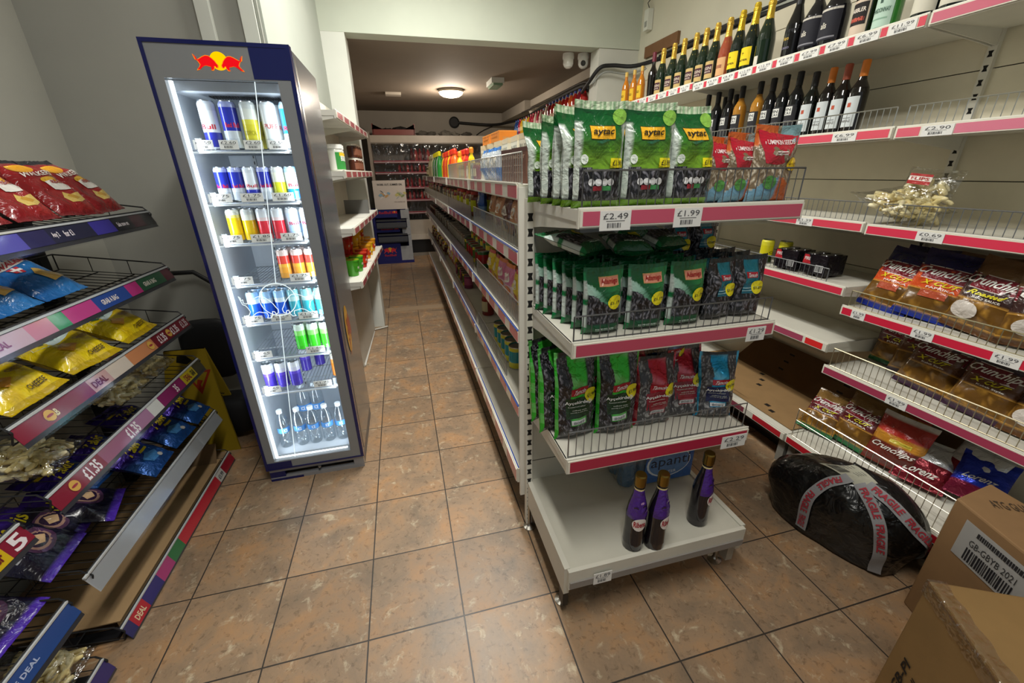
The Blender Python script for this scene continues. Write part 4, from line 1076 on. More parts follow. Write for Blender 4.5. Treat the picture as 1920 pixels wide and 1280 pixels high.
NAMES = {'white': 'white and blue', 'blue': 'blue and silver', 'yellow': 'tall lemon yellow', 'pure': 'plain pale silver', 'sky': 'sky blue', 'lime': 'lime yellow topped with silver', 'yellow2': 'golden yellow with silver top', 'red': 'red and silver', 'pale': 'pale blue and white', 'peach': 'red and orange', 'azure': 'deep azure', 'teal': 'teal', 'green': 'bright green', 'purple': 'violet and silver', 'orange': 'orange'}
ROWN = ['top', 'second', 'third', 'fourth', 'fifth', 'sixth', 'seventh']
def fill(row, z, items, x0, dx, y, kinds, r, back=()):
    n = len(items)
    for i, it in enumerate(items):
        lab = '%s energy can, %s from left on the %s fridge shelf' % (NAMES[it], ORD[i], ROWN[row])
        if row == 0: lab = '%s tall energy can, %s from left on the top fridge shelf' % (NAMES[it].replace('tall ', ''), ORD[i])
        kinds[it].put(T(x0+i*dx, y, z, rz=_h(i, row)*.5-.25), lab, 'can', 'cans on the %s fridge shelf' % ROWN[row])
        if it in back:
            kinds[it].put(T(x0+i*dx+.004, y+.065, z, rz=_h(i, row, 3)*.6), '%s energy can behind the %s one on the %s fridge shelf' % (NAMES[it], ORD[i], ROWN[row]), 'can', 'cans on the %s fridge shelf' % ROWN[row])
fill(0, 1.600, ['white', 'blue', 'yellow', 'pure', 'sky'], -.705, .073, 2.10, K, .031, ('yellow', 'pure', 'sky'))
fill(1, 1.400, ['blue', 'blue', 'white', 'blue', 'lime', 'sky', 'sky'], -.715, .0535, 2.10, S, .0263, ('sky', 'blue'))
fill(2, 1.233, ['yellow', 'yellow2', 'red', 'red', 'pale', 'pale'], -.712, .0585, 2.10, S, .0263, ('yellow', 'yellow2', 'pale'))
fill(3, 1.052, ['peach', 'peach', 'peach'], -.553, .058, 2.11, S, .0263, ('peach',))
fill(4, .868, ['azure', 'azure', 'azure', 'teal', 'teal', 'teal'], -.718, .058, 2.10, S, .0263, ('azure',))
fill(5, .690, ['green', 'green', 'green'], -.553, .058, 2.11, S, .0263, ('green',))
fill(6, .500, ['purple', 'purple', 'purple'], -.735, .060, 2.10, S, .0263)
S['purple'].put(T(-.60, 2.27, .5), 'violet energy drink can standing at the back of the seventh fridge shelf', 'can')
S['purple'].put(T(-.54, 2.33, .5), 'dark violet energy drink can in the far rear corner of the seventh fridge shelf', 'can')
S['orange'].put(T(-.425, 2.16, .5), 'orange energy drink can alone at the right edge of the seventh fridge shelf', 'can')
for i, x in enumerate((-.742, -.660, -.592, -.522, -.452)):
    K_WT.put(T(x, 2.12, .130, rz=(.2 if i else .6)), 'clear water bottle with a blue ice label, %s from the left in the fridge bottom' % ORD[i], 'bottle', 'water bottles in the fridge bottom')
for i, x in enumerate((-.665, -.595)):
    K_WT.put(T(x, 2.30, .130, s=1.25), '%s large blue-capped water bottle at the back of the fridge bottom' % ('left' if i == 0 else 'right'), 'bottle')

# ================================================================ black wire crisp rack on the left
RL = [1.345, 1.098, .860, .625, .318, .045]
def strip(unit, U, y0, y1, zl, segs, texts, clearb=True, grey=False):
    m = MB(); m.M = U; x0, x1 = -1.070, -1.092; h = .055
    up = Vector((x1-x0, 0, h)).normalized(); nrm = Vector((h, 0, x0-x1)).normalized()
    O = Vector((x0, y0, zl-.042)); L = y1-y0; hh = math.hypot(h, x1-x0)
    def q(a, b, v0, v1, c, off, mt='gloss_plastic'):
        P = [O+Vector((0, yy, 0))+up*vv+nrm*off for yy, vv in ((a, v0), (b, v0), (b, v1), (a, v1))]
        m.add(P, [(0, 1, 2, 3)], mt, c)
    q(0, L, -.008, hh+.004, '#3a3a3e' if not grey else '#a2a5a8', -.002)
    m.box((x1-.004, y0, zl+.012), (x1+.004, y1, zl+.018), 'gloss_plastic', '#c5c9cb')
    for a, b, c in segs: q(a*L, b*L, .006, hh-.004, c, .0)
    for st, a, b, v0, v1, c in texts:
        m.text(st, O+Vector((0, a*L, 0))+up*(hh*v0)+nrm*.0012, (0, 1, 0), up, (b-a)*L, hh*(v1-v0), 'plastic', c, .03)
    m.build('label_strip', unit)
    if clearb:
        m = MB(); m.M = U
        P = [O+Vector((0, yy, 0))+up*vv+nrm*.003 for yy, vv in ((0, -.014), (L, -.014), (L, hh+.003), (0, hh+.003))]
        m.add(P, [(0, 1, 2, 3)], 'clear_plastic', '#ffffff'); m.build('strip_cover', unit)
def wire_level(unit, U, y0, y1, zl):
    m = MB(); m.M = U; c = '#1c1c1e'
    xf, xb, zf, zb = -1.095, -1.50, zl-.030, zl+.030
    n = 22
    for k in range(n+1):
        y = y0+(y1-y0)*k/n; m.bar((xf, y, zf), (xb, y, zb), .0018, 'rubber', c)
    for f in (0, .33, .66, 1): m.bar((xf+(xb-xf)*f, y0, zf+(zb-zf)*f-.003), (xf+(xb-xf)*f, y1, zf+(zb-zf)*f-.003), .0026, 'rubber', c)
    m.bar((xf, y0, zf+.05), (xf, y1, zf+.05), .0025, 'rubber', c)
    for y in (y0, y1):
        m.bar((xf-.01, y, zf+.062), (xb, y, zb+.065), .003, 'rubber', c); m.bar((xf, y, zf), (xf+.012, y, zf+.035), .003, 'rubber', c); m.bar((xf+.012, y, zf+.035), (xf-.012, y, zf+.062), .003, 'rubber', c)
        m.bar((xb, y, zb), (xb, y, zb+.065), .003, 'rubber', c)
        for f in (.35, .7): m.bar((xf+(xb-xf)*f, y, zf+(zb-zf)*f), (xf+(xb-xf)*f, y, zf+(zb-zf)*f+.062), .0018, 'rubber', c)
    m.bar((xb, y0, zb+.065), (xb, y1, zb+.065), .003, 'rubber', c)
    for k in range(0, n+1, 2):
        y = y0+(y1-y0)*k/n; m.bar((xb, y, zb), (xb, y, zb+.065), .0016, 'rubber', c)
    return m.build('wire_shelf', unit)
MR = '#8a2438'
S1 = [(0, .10, '#d9d7d2'), (.10, .17, '#c8505a'), (.17, .30, '#5a55b0'), (.30, .40, '#33305a'), (.40, .52, '#2c2c44'), (.52, .60, '#2c2c44'), (.60, .72, '#433a9e'), (.72, .84, '#24242c'), (.84, .92, '#4a2230'), (.92, 1, '#26262c')]
S2 = [(0, .18, '#c9b2c2'), (.18, .27, '#cc8aa4'), (.27, .33, '#3f9a6a'), (.33, .47, '#c8488c'), (.47, .66, '#2f4f9a'), (.66, .74, '#c83a86'), (.74, .93, '#2f5a40'), (.93, 1, '#5a1f30')]
S3 = [(0, .30, MR), (.30, .40, '#c9a09a'), (.40, .52, '#d8c8b8'), (.52, .70, '#d0885a'), (.70, 1, '#7a1f2e')]
S4 = [(0, .22, MR), (.22, .40, '#a05a78'), (.40, .52, '#b080a0'), (.52, .60, '#dcdad4'), (.60, .80, '#8a2a60'), (.80, .92, '#c9b22a'), (.92, 1, '#4a4430')]
S6 = [(0, .04, '#2a2f6a'), (.04, .12, '#c2283a'), (.12, .22, '#33307a'), (.22, .31, '#b83a7a'), (.31, .40, '#2f7a46'), (.40, .80, '#c8303e'), (.80, .87, '#d9d7d0'), (.87, 1, '#a82436')]
T3 = [('£1.35', .73, .79, .2, .8, '#f2e8ea'), ('£1.35', .84, .90, .2, .8, '#f2e8ea'), ('£1.35', .93, .985, .2, .8, '#d9c8ca'), ('GRAB', .10, .15, .3, .7, '#f0e0b0'), ('DEAL', .31, .38, .3, .7, '#6f1a2a')]
T4 = [('£1.35', .13, .20, .15, .85, '#f6eef0'), ('£1.35', .36, .43, .15, .85, '#f6eef0'), ('35', .72, .745, .2, .8, '#f6eef0'), ('DEAL', .82, .87, .25, .75, '#8a2030'), ('GRAB', .88, .91, .25, .75, '#2a2a2c')]
T1 = [('Any 2', .41, .44, .35, .70, '#f0e6e8'), ('for £1', .46, .50, .35, .70, '#f0e6e8'), ('Sale now on', .74, .81, .35, .65, '#f0e6e8'), ('£2.25', .02, .08, .3, .7, '#55555a')]
T2 = [('GRAB A BAG', .50, .59, .34, .66, '#f0e6e0'), ('DEAL', .05, .11, .34, .66, '#8a4a7a'), ('GRAB A BAG', .77, .86, .34, .66, '#e6ded0')]
def rack(y0, y1, lab):
    t = tag(empty('wire_crisp_rack', (-1.3, (y0+y1)/2, 0)), lab, 'rack', 'black wire crisp racks along the left wall'); U = Matrix.Translation((1.3, -(y0+y1)/2, 0))
    for i, zl in enumerate(RL):
        wire_level(t, U, y0, y1, zl)
    for y in (y0+.03, y1-.03):
        m = MB(); m.M = U; m.box((-1.575, y-.022, .0), (-1.515, y+.022, 1.52), 'painted_steel', '#17171a'); m.box((-1.515, y-.02, .0), (-1.12, y+.02, .014), 'painted_steel', '#17171a'); m.build('upright', t)
    return t, U
RK, RU = rack(1.24, 2.25, 'black wire crisp rack with six sloping tiers standing beside the drinks fridge')
for sg, tx, i in ((S1, T1, 0), (S2, T2, 1), (S3, T3, 2), (S4, T4, 3)): strip(RK, RU, 1.24, 2.25, RL[i], sg, tx)
strip(RK, RU, 1.22, 2.25, RL[4], [], [], grey=True)
strip(RK, RU, 1.24, 2.25, RL[5], S6, [('DEAL', .055, .105, .3, .7, '#f2d8b0'), ('£1.99', .81, .86, .3, .7, '#55555a')])
for i, zz, dd in ((2, .88, 0), (3, .64, 0)):    # round sale roundels
    m = MB(); m.M = RU
    for yy in ((1.24+.12, 1.24+.67*1.01, 1.24+.82*1.01) if i == 2 else (1.24+.085,)):
        O = Vector((-1.0795, yy, RL[i]-.012)); up = Vector((-.37, 0, .93)); 
        m.add([O+Vector((0, .018*math.cos(t), 0))+up*(.018*math.sin(t)) for t in [2*PI*k/16 for k in range(16)]], [tuple(range(16))], 'plastic', '#e0b050')
        m.add([O+Vector((.0006, .013*math.cos(t), 0))+up*(.004*math.sin(t)) for t in [2*PI*k/16 for k in range(16)]], [tuple(range(16))], 'plastic', '#a83040')
    m.build('sale_roundel', RK)
RN, RNU = rack(.13, 1.145, 'black wire crisp rack nearest the camera, cut off at the lower left')
strip(RN, RNU, .13, 1.145, RL[3], [(0, .80, '#7a2438'), (.80, .93, '#d8b422'), (.93, 1, MR)], [('monster', .82, .92, .3, .7, '#6f1a22'), ('5', .945, .985, .15, .85, '#f0e6e8')])
strip(RN, RNU, .13, 1.145, RL[4], [(0, 1, '#2f4f8e')], [('JOIN THE DEAL', .70, .86, .35, .65, '#b8c4e0')])
strip(RN, RNU, .13, 1.145, RL[5], [(0, 1, '#2f2a6e')], [])

def on_rack(K, y, lvl, lab, cat, grp=None, dx=0, dz=0, lean=.8, tw=0, roll=0, s=1):
    M = Matrix.Translation((-1.135+dx, y, RL[lvl]-.005+dz)) @ Matrix.Rotation(PI/2+tw, 4, 'Z') @ Matrix.Rotation(-lean, 4, 'X') @ Matrix.Rotation(roll, 4, 'Y') @ Matrix.Scale(s, 4)
    return K.put(M, lab, cat, grp)
g = 'red crisp packets on the top rack tier'
for i, (y, tw) in enumerate([(2.10, .05), (1.92, -.06), (1.72, .04), (1.52, .02), (1.32, 0)]):
    on_rack(K_WK, y, 0, ['red ready salted crisp packet at the front of the top rack tier, nearest the fridge', 'red ready salted crisp packet, second along the front of the top rack tier', 'red crisp packet, third along the front of the top rack tier', 'red crisp packet, fourth along the front of the top rack tier', 'red crisp packet at the cut-off near end of the top rack tier'][i], 'crisps', g, dz=.035, lean=.80, tw=tw, roll=(-.05, .06, .02, -.03, 0)[i])
for i, (y, tw) in enumerate([(2.00, .1), (1.80, -.1), (1.60, .04)]):
    on_rack(K_WK, y, 0, 'red crisp packet in the back row of the top rack tier, %s from the fridge' % ORD[i], 'crisps', g, dx=-.17, dz=.07, lean=.85, tw=tw)
g = 'blue crisp packets on the second rack tier'
for i, y in enumerate((1.70, 1.50, 1.30)):
    on_rack(K_BL, y, 1, 'blue crisp packet with a chip picture on the second rack tier, %s from the fridge' % ORD[i], 'crisps', g, dz=.04, lean=1.0, tw=.03*i)
g = 'yellow crisp packets on the third rack tier'
for i, (y, tw, ro) in enumerate(((1.92, .03, .0), (1.64, -.05, .05), (1.38, .02, 0))):
    on_rack(K_QV, y, 2, ['yellow cheese crisp packet on the third rack tier, nearer the fridge', 'yellow cheese crisp packet with a crumpled corner, middle of the third rack tier', 'yellow crisp packet at the near end of the third rack tier'][i], 'crisps', g, dx=.045, dz=.045, lean=1.08, tw=tw, roll=ro, s=1.04)
g = 'bags of corn puffs on the fourth rack tier'
for i, (y, k, dx) in enumerate(((2.12, K_PF, -.02), (1.86, K_PG, -.01), (1.42, K_PF, .01))):
    on_rack(k, y, 3, ['clear bag of corn puffs at the fridge end of the fourth rack tier', 'clear bag of corn puffs in the middle of the fourth rack tier', 'clear bag of long corn puffs at the near end of the fourth rack tier'][i], 'snacks', g, dx=dx, dz=.045, lean=1.35, tw=(.1, -.1, .15)[i])
g = 'blue and purple snack packets on the fifth rack tier'
for i, (y, tw) in enumerate(((2.17, .05), (1.97, -.06), (1.77, .06))):
    on_rack(K_TK, y, 4, 'shiny blue and purple snack packet on the fifth rack tier, %s from the fridge' % ORD[i], 'crisps', g, dx=.03, dz=.04, lean=1.0, tw=tw)
for i, (y, tw) in enumerate(((2.07, -.1), (1.85, .1), (1.66, 0))):
    on_rack(K_TK, y, 4, 'purple-topped snack packet, back row of the fifth rack tier, %s from the fridge' % ORD[i], 'crisps', g, dx=-.12, dz=.075, lean=1.2, tw=tw)
for i, (y, tw, dx) in enumerate(((1.56, .3, 0), (1.42, .15, -.03), (1.30, .1, .0))):
    on_rack(K_TF, y, 4, 'purple packet with a round picture on the fifth rack tier, %s' % ['uppermost of three', 'middle of three', 'lowest of three, half upright'][i], 'crisps', g, dx=dx-.03, dz=.03+.01*i, lean=(1.2, 1.1, .95)[i], tw=tw)
on_rack(K_TF, 1.06, 4, 'purple snack packet on the nearest rack at the lower left', 'crisps', None, dz=.035, lean=1.15)
on_rack(K_TF, .86, 4, 'purple snack packet cut off by the left picture edge, on the nearest rack', 'crisps', None, dz=.035, lean=1.15)
on_rack(K_PG, 1.07, 5, 'clear bag of curly corn snacks on the lowest tier of the nearest rack', 'snacks', None, dx=.02, dz=.045, lean=1.3)
# cardboard tray in the lowest tier
m = MB(); m.box((-1.47, 1.28, .052), (-1.115, 2.2, .056), 'cardboard', '#a98a62'); m.box((-1.125, 1.28, .03), (-1.118, 2.2, .052), 'cardboard', '#9a7c56')
m.add([(-1.47, 2.16, .057), (-1.12, 2.16, .057), (-1.12, 2.21, .15), (-1.47, 2.21, .15)], [(0, 1, 2, 3), (3, 2, 1, 0)], 'cardboard', '#9b7f5c')
tag(m.build('cardboard_tray'), 'flat brown cardboard tray lying in the lowest tier of the crisp rack', 'cardboard')

# ================================================================ stock of the end display
g = 'bright green sunflower seed packs on the end display'
for i, (x, k, rz, y) in enumerate([(.492, K_AY, .03, 1.035), (.632, K_AY, -.03, 1.04), (.765, K_AY2, .06, 1.045)]):
    k.put(T(x, y, 1.413, rz=rz), ['bright green sunflower seed pack with yellow logo, front left corner of the top tier', 'bright green sunflower seed pack, second along the front of the top tier', 'slumped bright green sunflower seed pack, next to the pumpkin seeds'][i], 'snack pack', g)
for i, (x, y, rz, s) in enumerate([(.478, 1.105, .35, 1.0), (.470, 1.165, .45, .99), (.455, 1.235, .5, .95), (.445, 1.31, .3, .93), (.62, 1.11, .05, 1), (.63, 1.17, -.05, .98), (.61, 1.24, .05, .97), (.62, 1.31, 0, .95), (.765, 1.11, .05, .97), (.77, 1.18, 0, .96), (.76, 1.26, 0, .95)]):
    (K_AY if i % 3 else K_AY2).put(T(x, y, 1.413, rz=rz, s=s), 'green sunflower seed pack, %s column of the top tier, %s behind the front' % (['left', 'middle', 'right'][0 if i < 4 else (1 if i < 8 else 2)], ORD[i if i < 4 else (i-4 if i < 8 else i-8)]), 'snack pack', g)
g = 'pumpkin seed bags on the end display'
for i, (x, y, rz, s) in enumerate([(.885, 1.07, .12, .82), (.945, 1.06, .1, .86), (1.025, 1.035, -.05, .95), (.90, 1.14, 0, .85), (1.02, 1.13, 0, .9)]):
    K_PK.put(T(x, y, 1.413, rz=rz, s=s), ['pumpkin seed bag half hidden beside the slumped green pack', 'pumpkin seed bag with a folded top, middle of the three', 'largest pumpkin seed bag, at the right end of the top tier', 'pumpkin seed bag standing behind on the left', 'pumpkin seed bag standing behind on the right'][i], 'snack pack', g)
g = 'dark green sunflower seed packs on the second tier'
n = 0
for c, (x0, lab) in enumerate([(.535, 'left'), (.675, 'middle'), (.812, 'right')]):
    for r in range(6):
        K_AD.put(T(x0-.012*r*(1 if c == 0 else .2), 1.045+.052*r, 1.056, rz=(.02, -.02, .03)[c]+.02*(r % 2), s=.99),
            'dark green sunflower seed pack with a salmon logo plate, front of the %s column' % lab if r == 0 else 'dark green seed pack, %s column of the second tier, %s behind the front' % (lab, ORD[r-1]), 'snack pack', g); n += 1
for i, (x, y, z, rz, rx) in enumerate([(.54, 1.20, 1.283, .6, -1.35), (.64, 1.16, 1.285, -.2, -1.45), (.70, 1.26, 1.31, .1, -1.2), (.80, 1.20, 1.285, .2, -1.35)]):
    K_AD.put(T(x, y-.09, z, rz=rz, rx=rx, s=.95), 'dark green seed pack lying on the other second tier packs, %s from the left' % ORD[i], 'snack pack', g)
g = 'small teal striped seed packs on the second tier'
for i, (x, y, z, rz, s) in enumerate([(.945, 1.06, 1.056, .12, .98), (1.045, 1.06, 1.056, -.12, 1.0), (.95, 1.12, 1.056, 0, 1), (1.04, 1.12, 1.056, 0, 1), (.95, 1.18, 1.056, 0, 1), (1.04, 1.18, 1.056, .1, 1), (.90, 1.24, 1.175, .0, .92), (1.0, 1.24, 1.18, .0, .92), (.95, 1.27, 1.056, 0, .9), (1.04, 1.27, 1.056, 0, .9)]):
    K_TS.put(T(x, y, z, rz=rz, s=s), ['teal and black seed pack leaning left at the front of the second tier', 'teal seed pack with peaked top at the right front corner, second tier', 'teal and black seed pack behind the leaning one', 'teal and black seed pack behind the peaked one', 'teal and black seed pack third in its column beside the green packs', 'teal and black seed pack third in the outer column', 'teal and black seed pack raised at the back under the top shelf, left', 'teal and black seed pack raised at the back under the top shelf, right', 'teal and black seed pack at the very back, inner', 'teal and black seed pack at the very back, outer'][i], 'snack pack', g)
g = 'large foil seed packs on the third tier'
L = [(K_TG, .495, 1.10, .05, -.06, 'large green foil seed pack at the left front corner of the third tier'),
     (K_TG, .640, 1.09, -.03, -.05, 'large green foil seed pack, second along the front of the third tier'),
     (K_TR, .792, 1.10, .02, -.05, 'red foil seed pack standing upright in the middle of the third tier'),
     (K_TR, .930, 1.11, -.12, -.28, 'red foil seed pack leaning back beside the upright red one'),
     (K_TB, 1.035, 1.08, -.25, -.12, 'blue foil seed pack at the right end of the third tier'),
     (K_TG, .455, 1.17, .35, -.05, 'green foil seed pack standing askew behind the left front pack'),
     (K_TG, .445, 1.25, .45, -.05, 'green foil seed pack at the back left of the third tier'),
     (K_TG, .60, 1.17, .0, -.05, 'green foil seed pack behind the second front pack'),
     (K_TG, .61, 1.24, .05, -.05, 'green foil seed pack third in its column on the third tier'),
     (K_TR, .77, 1.18, .1, -.10, 'red foil seed pack with a torn sticker behind the upright red one'),
     (K_TN, .90, 1.18, .1, -.12, 'navy foil seed pack standing tall behind the red packs'),
     (K_TN, 1.0, 1.29, -.1, -.08, 'navy foil seed pack at the back right of the third tier'),
     (K_TB, 1.03, 1.25, .1, -.08, 'blue foil seed pack behind the right end one')]
for k, x, y, rz, rx, lab in L: k.put(T(x, y, .656+(.085 if k is K_TN else 0), rz=rz, rx=rx), lab, 'snack pack', g)
for i, (x, y, rz) in enumerate([(.680, .952, 0), (.756, .936, .55), (.974, .986, .75)]):
    K_RB.put(T(x, y, .2505, rz=rz, s=1.04), ['blackcurrant cordial bottle with its label facing front, left of the close pair', 'blackcurrant cordial bottle turned aside, right of the close pair', 'blackcurrant cordial bottle standing alone near the right edge of the deck'][i], 'bottle', 'cordial bottles on the bottom deck')
# shrink-wrapped water multipack
t = tag(empty('water_multipack', (.94, 1.29, .2505)), 'blue shrink-wrapped pack of water bottles at the back of the bottom deck', 'bottled water')
U = Matrix.Translation((-.94, -1.29, -.2505))
for i in range(4):
    for j in range(2):
        m = MB(); m.M = U
        m.lathe([(.036, 0), (.038, .01), (.038, .16), (.03, .19), (.014, .205), (.014, .225)], 'tinted_glass', '#5f9ccf', at=(.815+i*.082, 1.25+j*.08, .252), n=12); m.disc(.014, .225, 'plastic', '#2a5aa8', 12, at=(.815+i*.082, 1.25+j*.08, .252))
        m.build('water_bottle', t)
m = MB(); m.M = U
prof = [(.776, .256), (.772, .40), (.80, .445), (1.08, .445), (1.108, .40), (1.104, .256)]
vs = [(x, 1.205, z) for x, z in prof]+[(x, 1.374-.005, z) for x, z in prof]
fs = [tuple(range(6)), (6, 7, 8, 9, 10, 11)]+[(k, (k+1) % 6, 6+(k+1) % 6, 6+k) for k in range(5)]
m.add(vs, fs, 'clear_bag', '#ffffff')
m.box((.875, 1.2035, .262), (1.104, 1.2045, .440), 'film', '#2f62a8')
m.add([(.985+.105*math.cos(q), 1.2030, .355+.072*math.sin(q)) for q in [2*PI*k/24 for k in range(24)]], [tuple(range(24))], 'film', '#dfe6ec')
m.add([(.988+.098*math.cos(q), 1.2026, .355+.066*math.sin(q)) for q in [2*PI*k/24 for k in range(24)]], [tuple(range(24))], 'film', '#5f86ba')
m.text('apanti', (.90, 1.2020, .325), (1, 0, 0), (0, 0, 1), .185, .062, 'film', '#16203c', 0)
m.text('WATER', (.945, 1.2020, .30), (1, 0, 0), (0, 0, 1), .08, .014, 'film', '#e8eef4', 0)
m.build('shrink_wrap', t)

# ================================================================ bottles on the right-hand shelves
g = 'bottles on the top right-hand shelf'
ZT = 2.0205
for i, y in enumerate((3.272, 3.136, 3.02, 2.89, 2.79, 2.685)):
    K_C1.put(T(2.06+.0*i, y+.03, ZT+.01, rz=-.05), 'gold-foil sparkling wine bottle with a maroon label, %s of six from the far end' % ORD[i], 'bottle', g)
K_W6.put(T(2.055, 3.42, ZT+.01), 'slim black wine bottle with a burgundy capsule left of the sparkling wines', 'bottle', g)
K_C2.put(T(2.055, 2.60, ZT+.005, rz=-.05), 'pink rose sparkling wine bottle among the green ones', 'bottle', g)
K_C3.put(T(2.055, 2.50, ZT+.005, rz=-.05, s=1.02), 'dark sparkling wine bottle with a yellow label, next to the rose', 'bottle', g)
K_C3.put(T(2.055, 2.395, ZT, rz=-.05, s=1.05), 'dark sparkling wine bottle with a yellow label, taller right-hand one', 'bottle', g)
K_C4.put(T(2.055, 2.29, ZT, rz=-.05, s=1.04), 'green sparkling wine bottle with gold foil and a tiny label', 'bottle', g)
K_CV.put(T(2.05, 2.10, ZT, rz=-.05, s=1.04), 'black wine bottle with gold script on its shoulder, left of the liqueurs', 'bottle', g)
K_L1.put(T(2.05, 1.985, ZT, rz=-.05, s=1.06), 'black cream liqueur bottle with yellow neck tag, left one', 'bottle', g)
K_L2.put(T(2.05, 1.88, ZT, rz=-.05, s=1.10), 'dark cream liqueur bottle with purple neck label, right one', 'bottle', g)
K_J1.put(T(2.05, 1.735, ZT, rz=-.05), 'dark bottle with a comic style red and cream label', 'bottle', g)
K_G1.put(T(2.05, 1.635, ZT, rz=-.05), 'green glass bottle with a mint coloured label', 'bottle', g)
K_BW.put(T(2.05, 1.49, ZT, rz=.2), 'dark wine bottle with a large cream label, left of the two by the bay joint', 'bottle', g)
K_BW.put(T(2.05, 1.395, ZT, rz=.1), 'dark wine bottle with a large cream label, right of the two by the bay joint', 'bottle', g)
for i, (y, x) in enumerate(((3.80, 2.03), (3.70, 2.05), (3.56, 2.04))):
    K_YL.put(T(x, y, ZT+.01, rz=-.05, s=1.1), 'small amber bottle with a yellow label near the pilaster, %s from the far end' % ORD[i], 'bottle', g)
g = 'wine bottles on the second right-hand shelf'
for i, (y, k, lab) in enumerate([(2.756, K_W1, 'black screw-cap wine bottle with number label, farthest on the second shelf'), (2.66, K_W1, 'black screw-cap wine bottle, second from the far end of the second shelf'), (2.55, K_W1, 'black screw-cap wine bottle just left of the first golden one'), (2.45, K_W2, 'golden white wine bottle with number label, farther of the two'), (2.31, K_W2, 'golden white wine bottle with number label, nearer of the two'),
    (2.22, K_W1, 'black screw-cap wine bottle just right of the nearer golden one'), (2.135, K_W1, 'black screw-cap wine bottle, second right of the nearer golden one'), (2.05, K_W1, 'black screw-cap wine bottle, third right of the nearer golden one'), (1.955, K_W5, 'black capped wine bottle with a tall pale label beside the orange capped ones'),
    (1.865, K_W3, 'wine bottle with a bright orange cap and pale label'), (1.79, K_W4, 'wine bottle with a copper brown cap between the orange ones'), (1.71, K_W3, 'wine bottle with an orange cap, nearest on the second shelf')]):
    k.put(T(2.10, y, 1.648+.02*(k in (K_W1, K_W2)), rz=-.05), lab, 'bottle', g)
for i, y in enumerate((2.70, 2.60)):
    K_W1.put(T(2.19, y, 1.648, rz=-.05), 'black wine bottle in the second row behind the farthest ones, %s one' % ('farther', 'nearer')[i], 'bottle', g)
# soft drinks of the rear room
def soda(c, cap, lab, h=1.):
    return bottle('soft_drink_bottle', [(.038, 0), (.042, .01), (.040, .06), (.042, .12), (.042, .17), (.025, .215), (.014, .235), (.014, .25)], c, 'dark_glass', cap=('cap', [(.017, .24), (.017, .262), (.012, .264)], cap, 'plastic'), label=lambda o: arc_label(o, 'label', .0415, .07, .13, lab, half=1.4), n=12)
SO = [soda('#1f3f7a', '#2a4aa0', '#5f86b8'), soda('#a01f3a', '#c03a4a', '#d8a0a8'), soda('#c99a1e', '#2a2a2a', '#d8c47a'), soda('#b0241e', '#24388e', '#e0c8b0'), soda('#d8602a', '#24388e', '#e6c89a'), soda('#c9b8a8', '#a02a3a', '#d8c8c0'), soda('#7a1a2a', '#2a3a8a', '#c8b0b8')]
SN = ['blue', 'crimson', 'golden', 'red', 'orange', 'pale', 'dark red']
sq = [0, 0, 1, 2, 2, 5, 2, 1, 1, 5, 1, 5, 6, 5, 6, 3, 3, 4, 3, 3, 4, 3, 6, 3]
for i, k in enumerate(sq):
    SO[k].put(T(2.045, 7.55-i*.122, 2.061, s=1.05 if i > 12 else .92), '%s soft drink bottle on the rear room shelf, %s from its far end' % (SN[k], (ORD+['seventeenth', 'eighteenth', 'nineteenth', 'twentieth', 'twenty-first', 'twenty-second', 'twenty-third', 'twenty-fourth'])[i]), 'bottle', 'soft drinks on the rear room shelf')

# ================================================================ crisps, puffs and tins on the right
def rs(K, y, z, x, lab, cat='crisps', grp=None, lean=.35, tw=0, roll=0, s=1):
    return K.put(Matrix.Translation((x, y, z)) @ Matrix.Rotation(-PI/2+tw, 4, 'Z') @ Matrix.Rotation(-lean, 4, 'X') @ Matrix.Rotation(roll, 4, 'Y') @ Matrix.Scale(s, 4), lab, cat, grp)
g = 'crisp packets on the fourth right-hand shelf'
rs(K_CX, 1.305, .905, 2.045, 'orange and navy crisp packet at the far end of the fourth shelf', 'crisps', g, .42, roll=.08, s=1.06)
rs(K_CX, 1.145, .912, 2.050, 'orange and navy crisp packet with a bent corner, second on the fourth shelf', 'crisps', g, .35, tw=.25, roll=.12, s=1.06)
rs(K_CR, .985, .912, 2.045, 'brown roasted crisp packet with ridged chips on the fourth shelf', 'crisps', g, .30, tw=-.1, roll=.08, s=1.06)
rs(K_CR, .800, .912, 2.05, 'brown ridged crisp packet at the right picture edge, fourth shelf', 'crisps', g, .25, tw=.4)
for i, (y, k) in enumerate(((1.27, K_CX), (1.08, K_CR), (.90, K_CK))):
    rs(k, y, .912, 2.17, 'dark crisp packet in the back row of the fourth shelf, %s from the far end' % ORD[i], 'crisps', g, .18)
g = 'crisp packets on the fifth right-hand shelf'
rs(K_CK, 1.085, .602, 2.09, 'brown crisp packet with maroon banner, left one at the front of the fifth shelf', 'crisps', g, .40, roll=.05)
rs(K_CK, .880, .602, 2.06, 'brown kebab style crisp packet at the right picture edge, fifth shelf', 'crisps', g, .38, roll=.04)
rs(K_CG, 1.29, .602, 2.23, 'dark crisp packet standing far back on the fifth shelf', 'crisps', g, .15)
rs(K_CK, 1.17, .602, 2.20, 'crisp packet half hidden behind the kebab style one', 'crisps', g, .3, tw=.3)
rs(K_CR, .70, .602, 2.05, 'ridged crisp packet on the fifth shelf just outside the picture edge', 'crisps', g, .4)
g = 'crumpled crisp packets in the bottom wire bin on the right'
rs(K_LG, 1.335, .27, 2.10, 'silver, blue and green crisp packet lying at the far end of the bottom bin', 'crisps', g, .9, tw=-.3)
rs(K_CG, 1.235, .215, 2.03, 'maroon and green crisp packet standing in the bottom bin', 'crisps', g, .45)
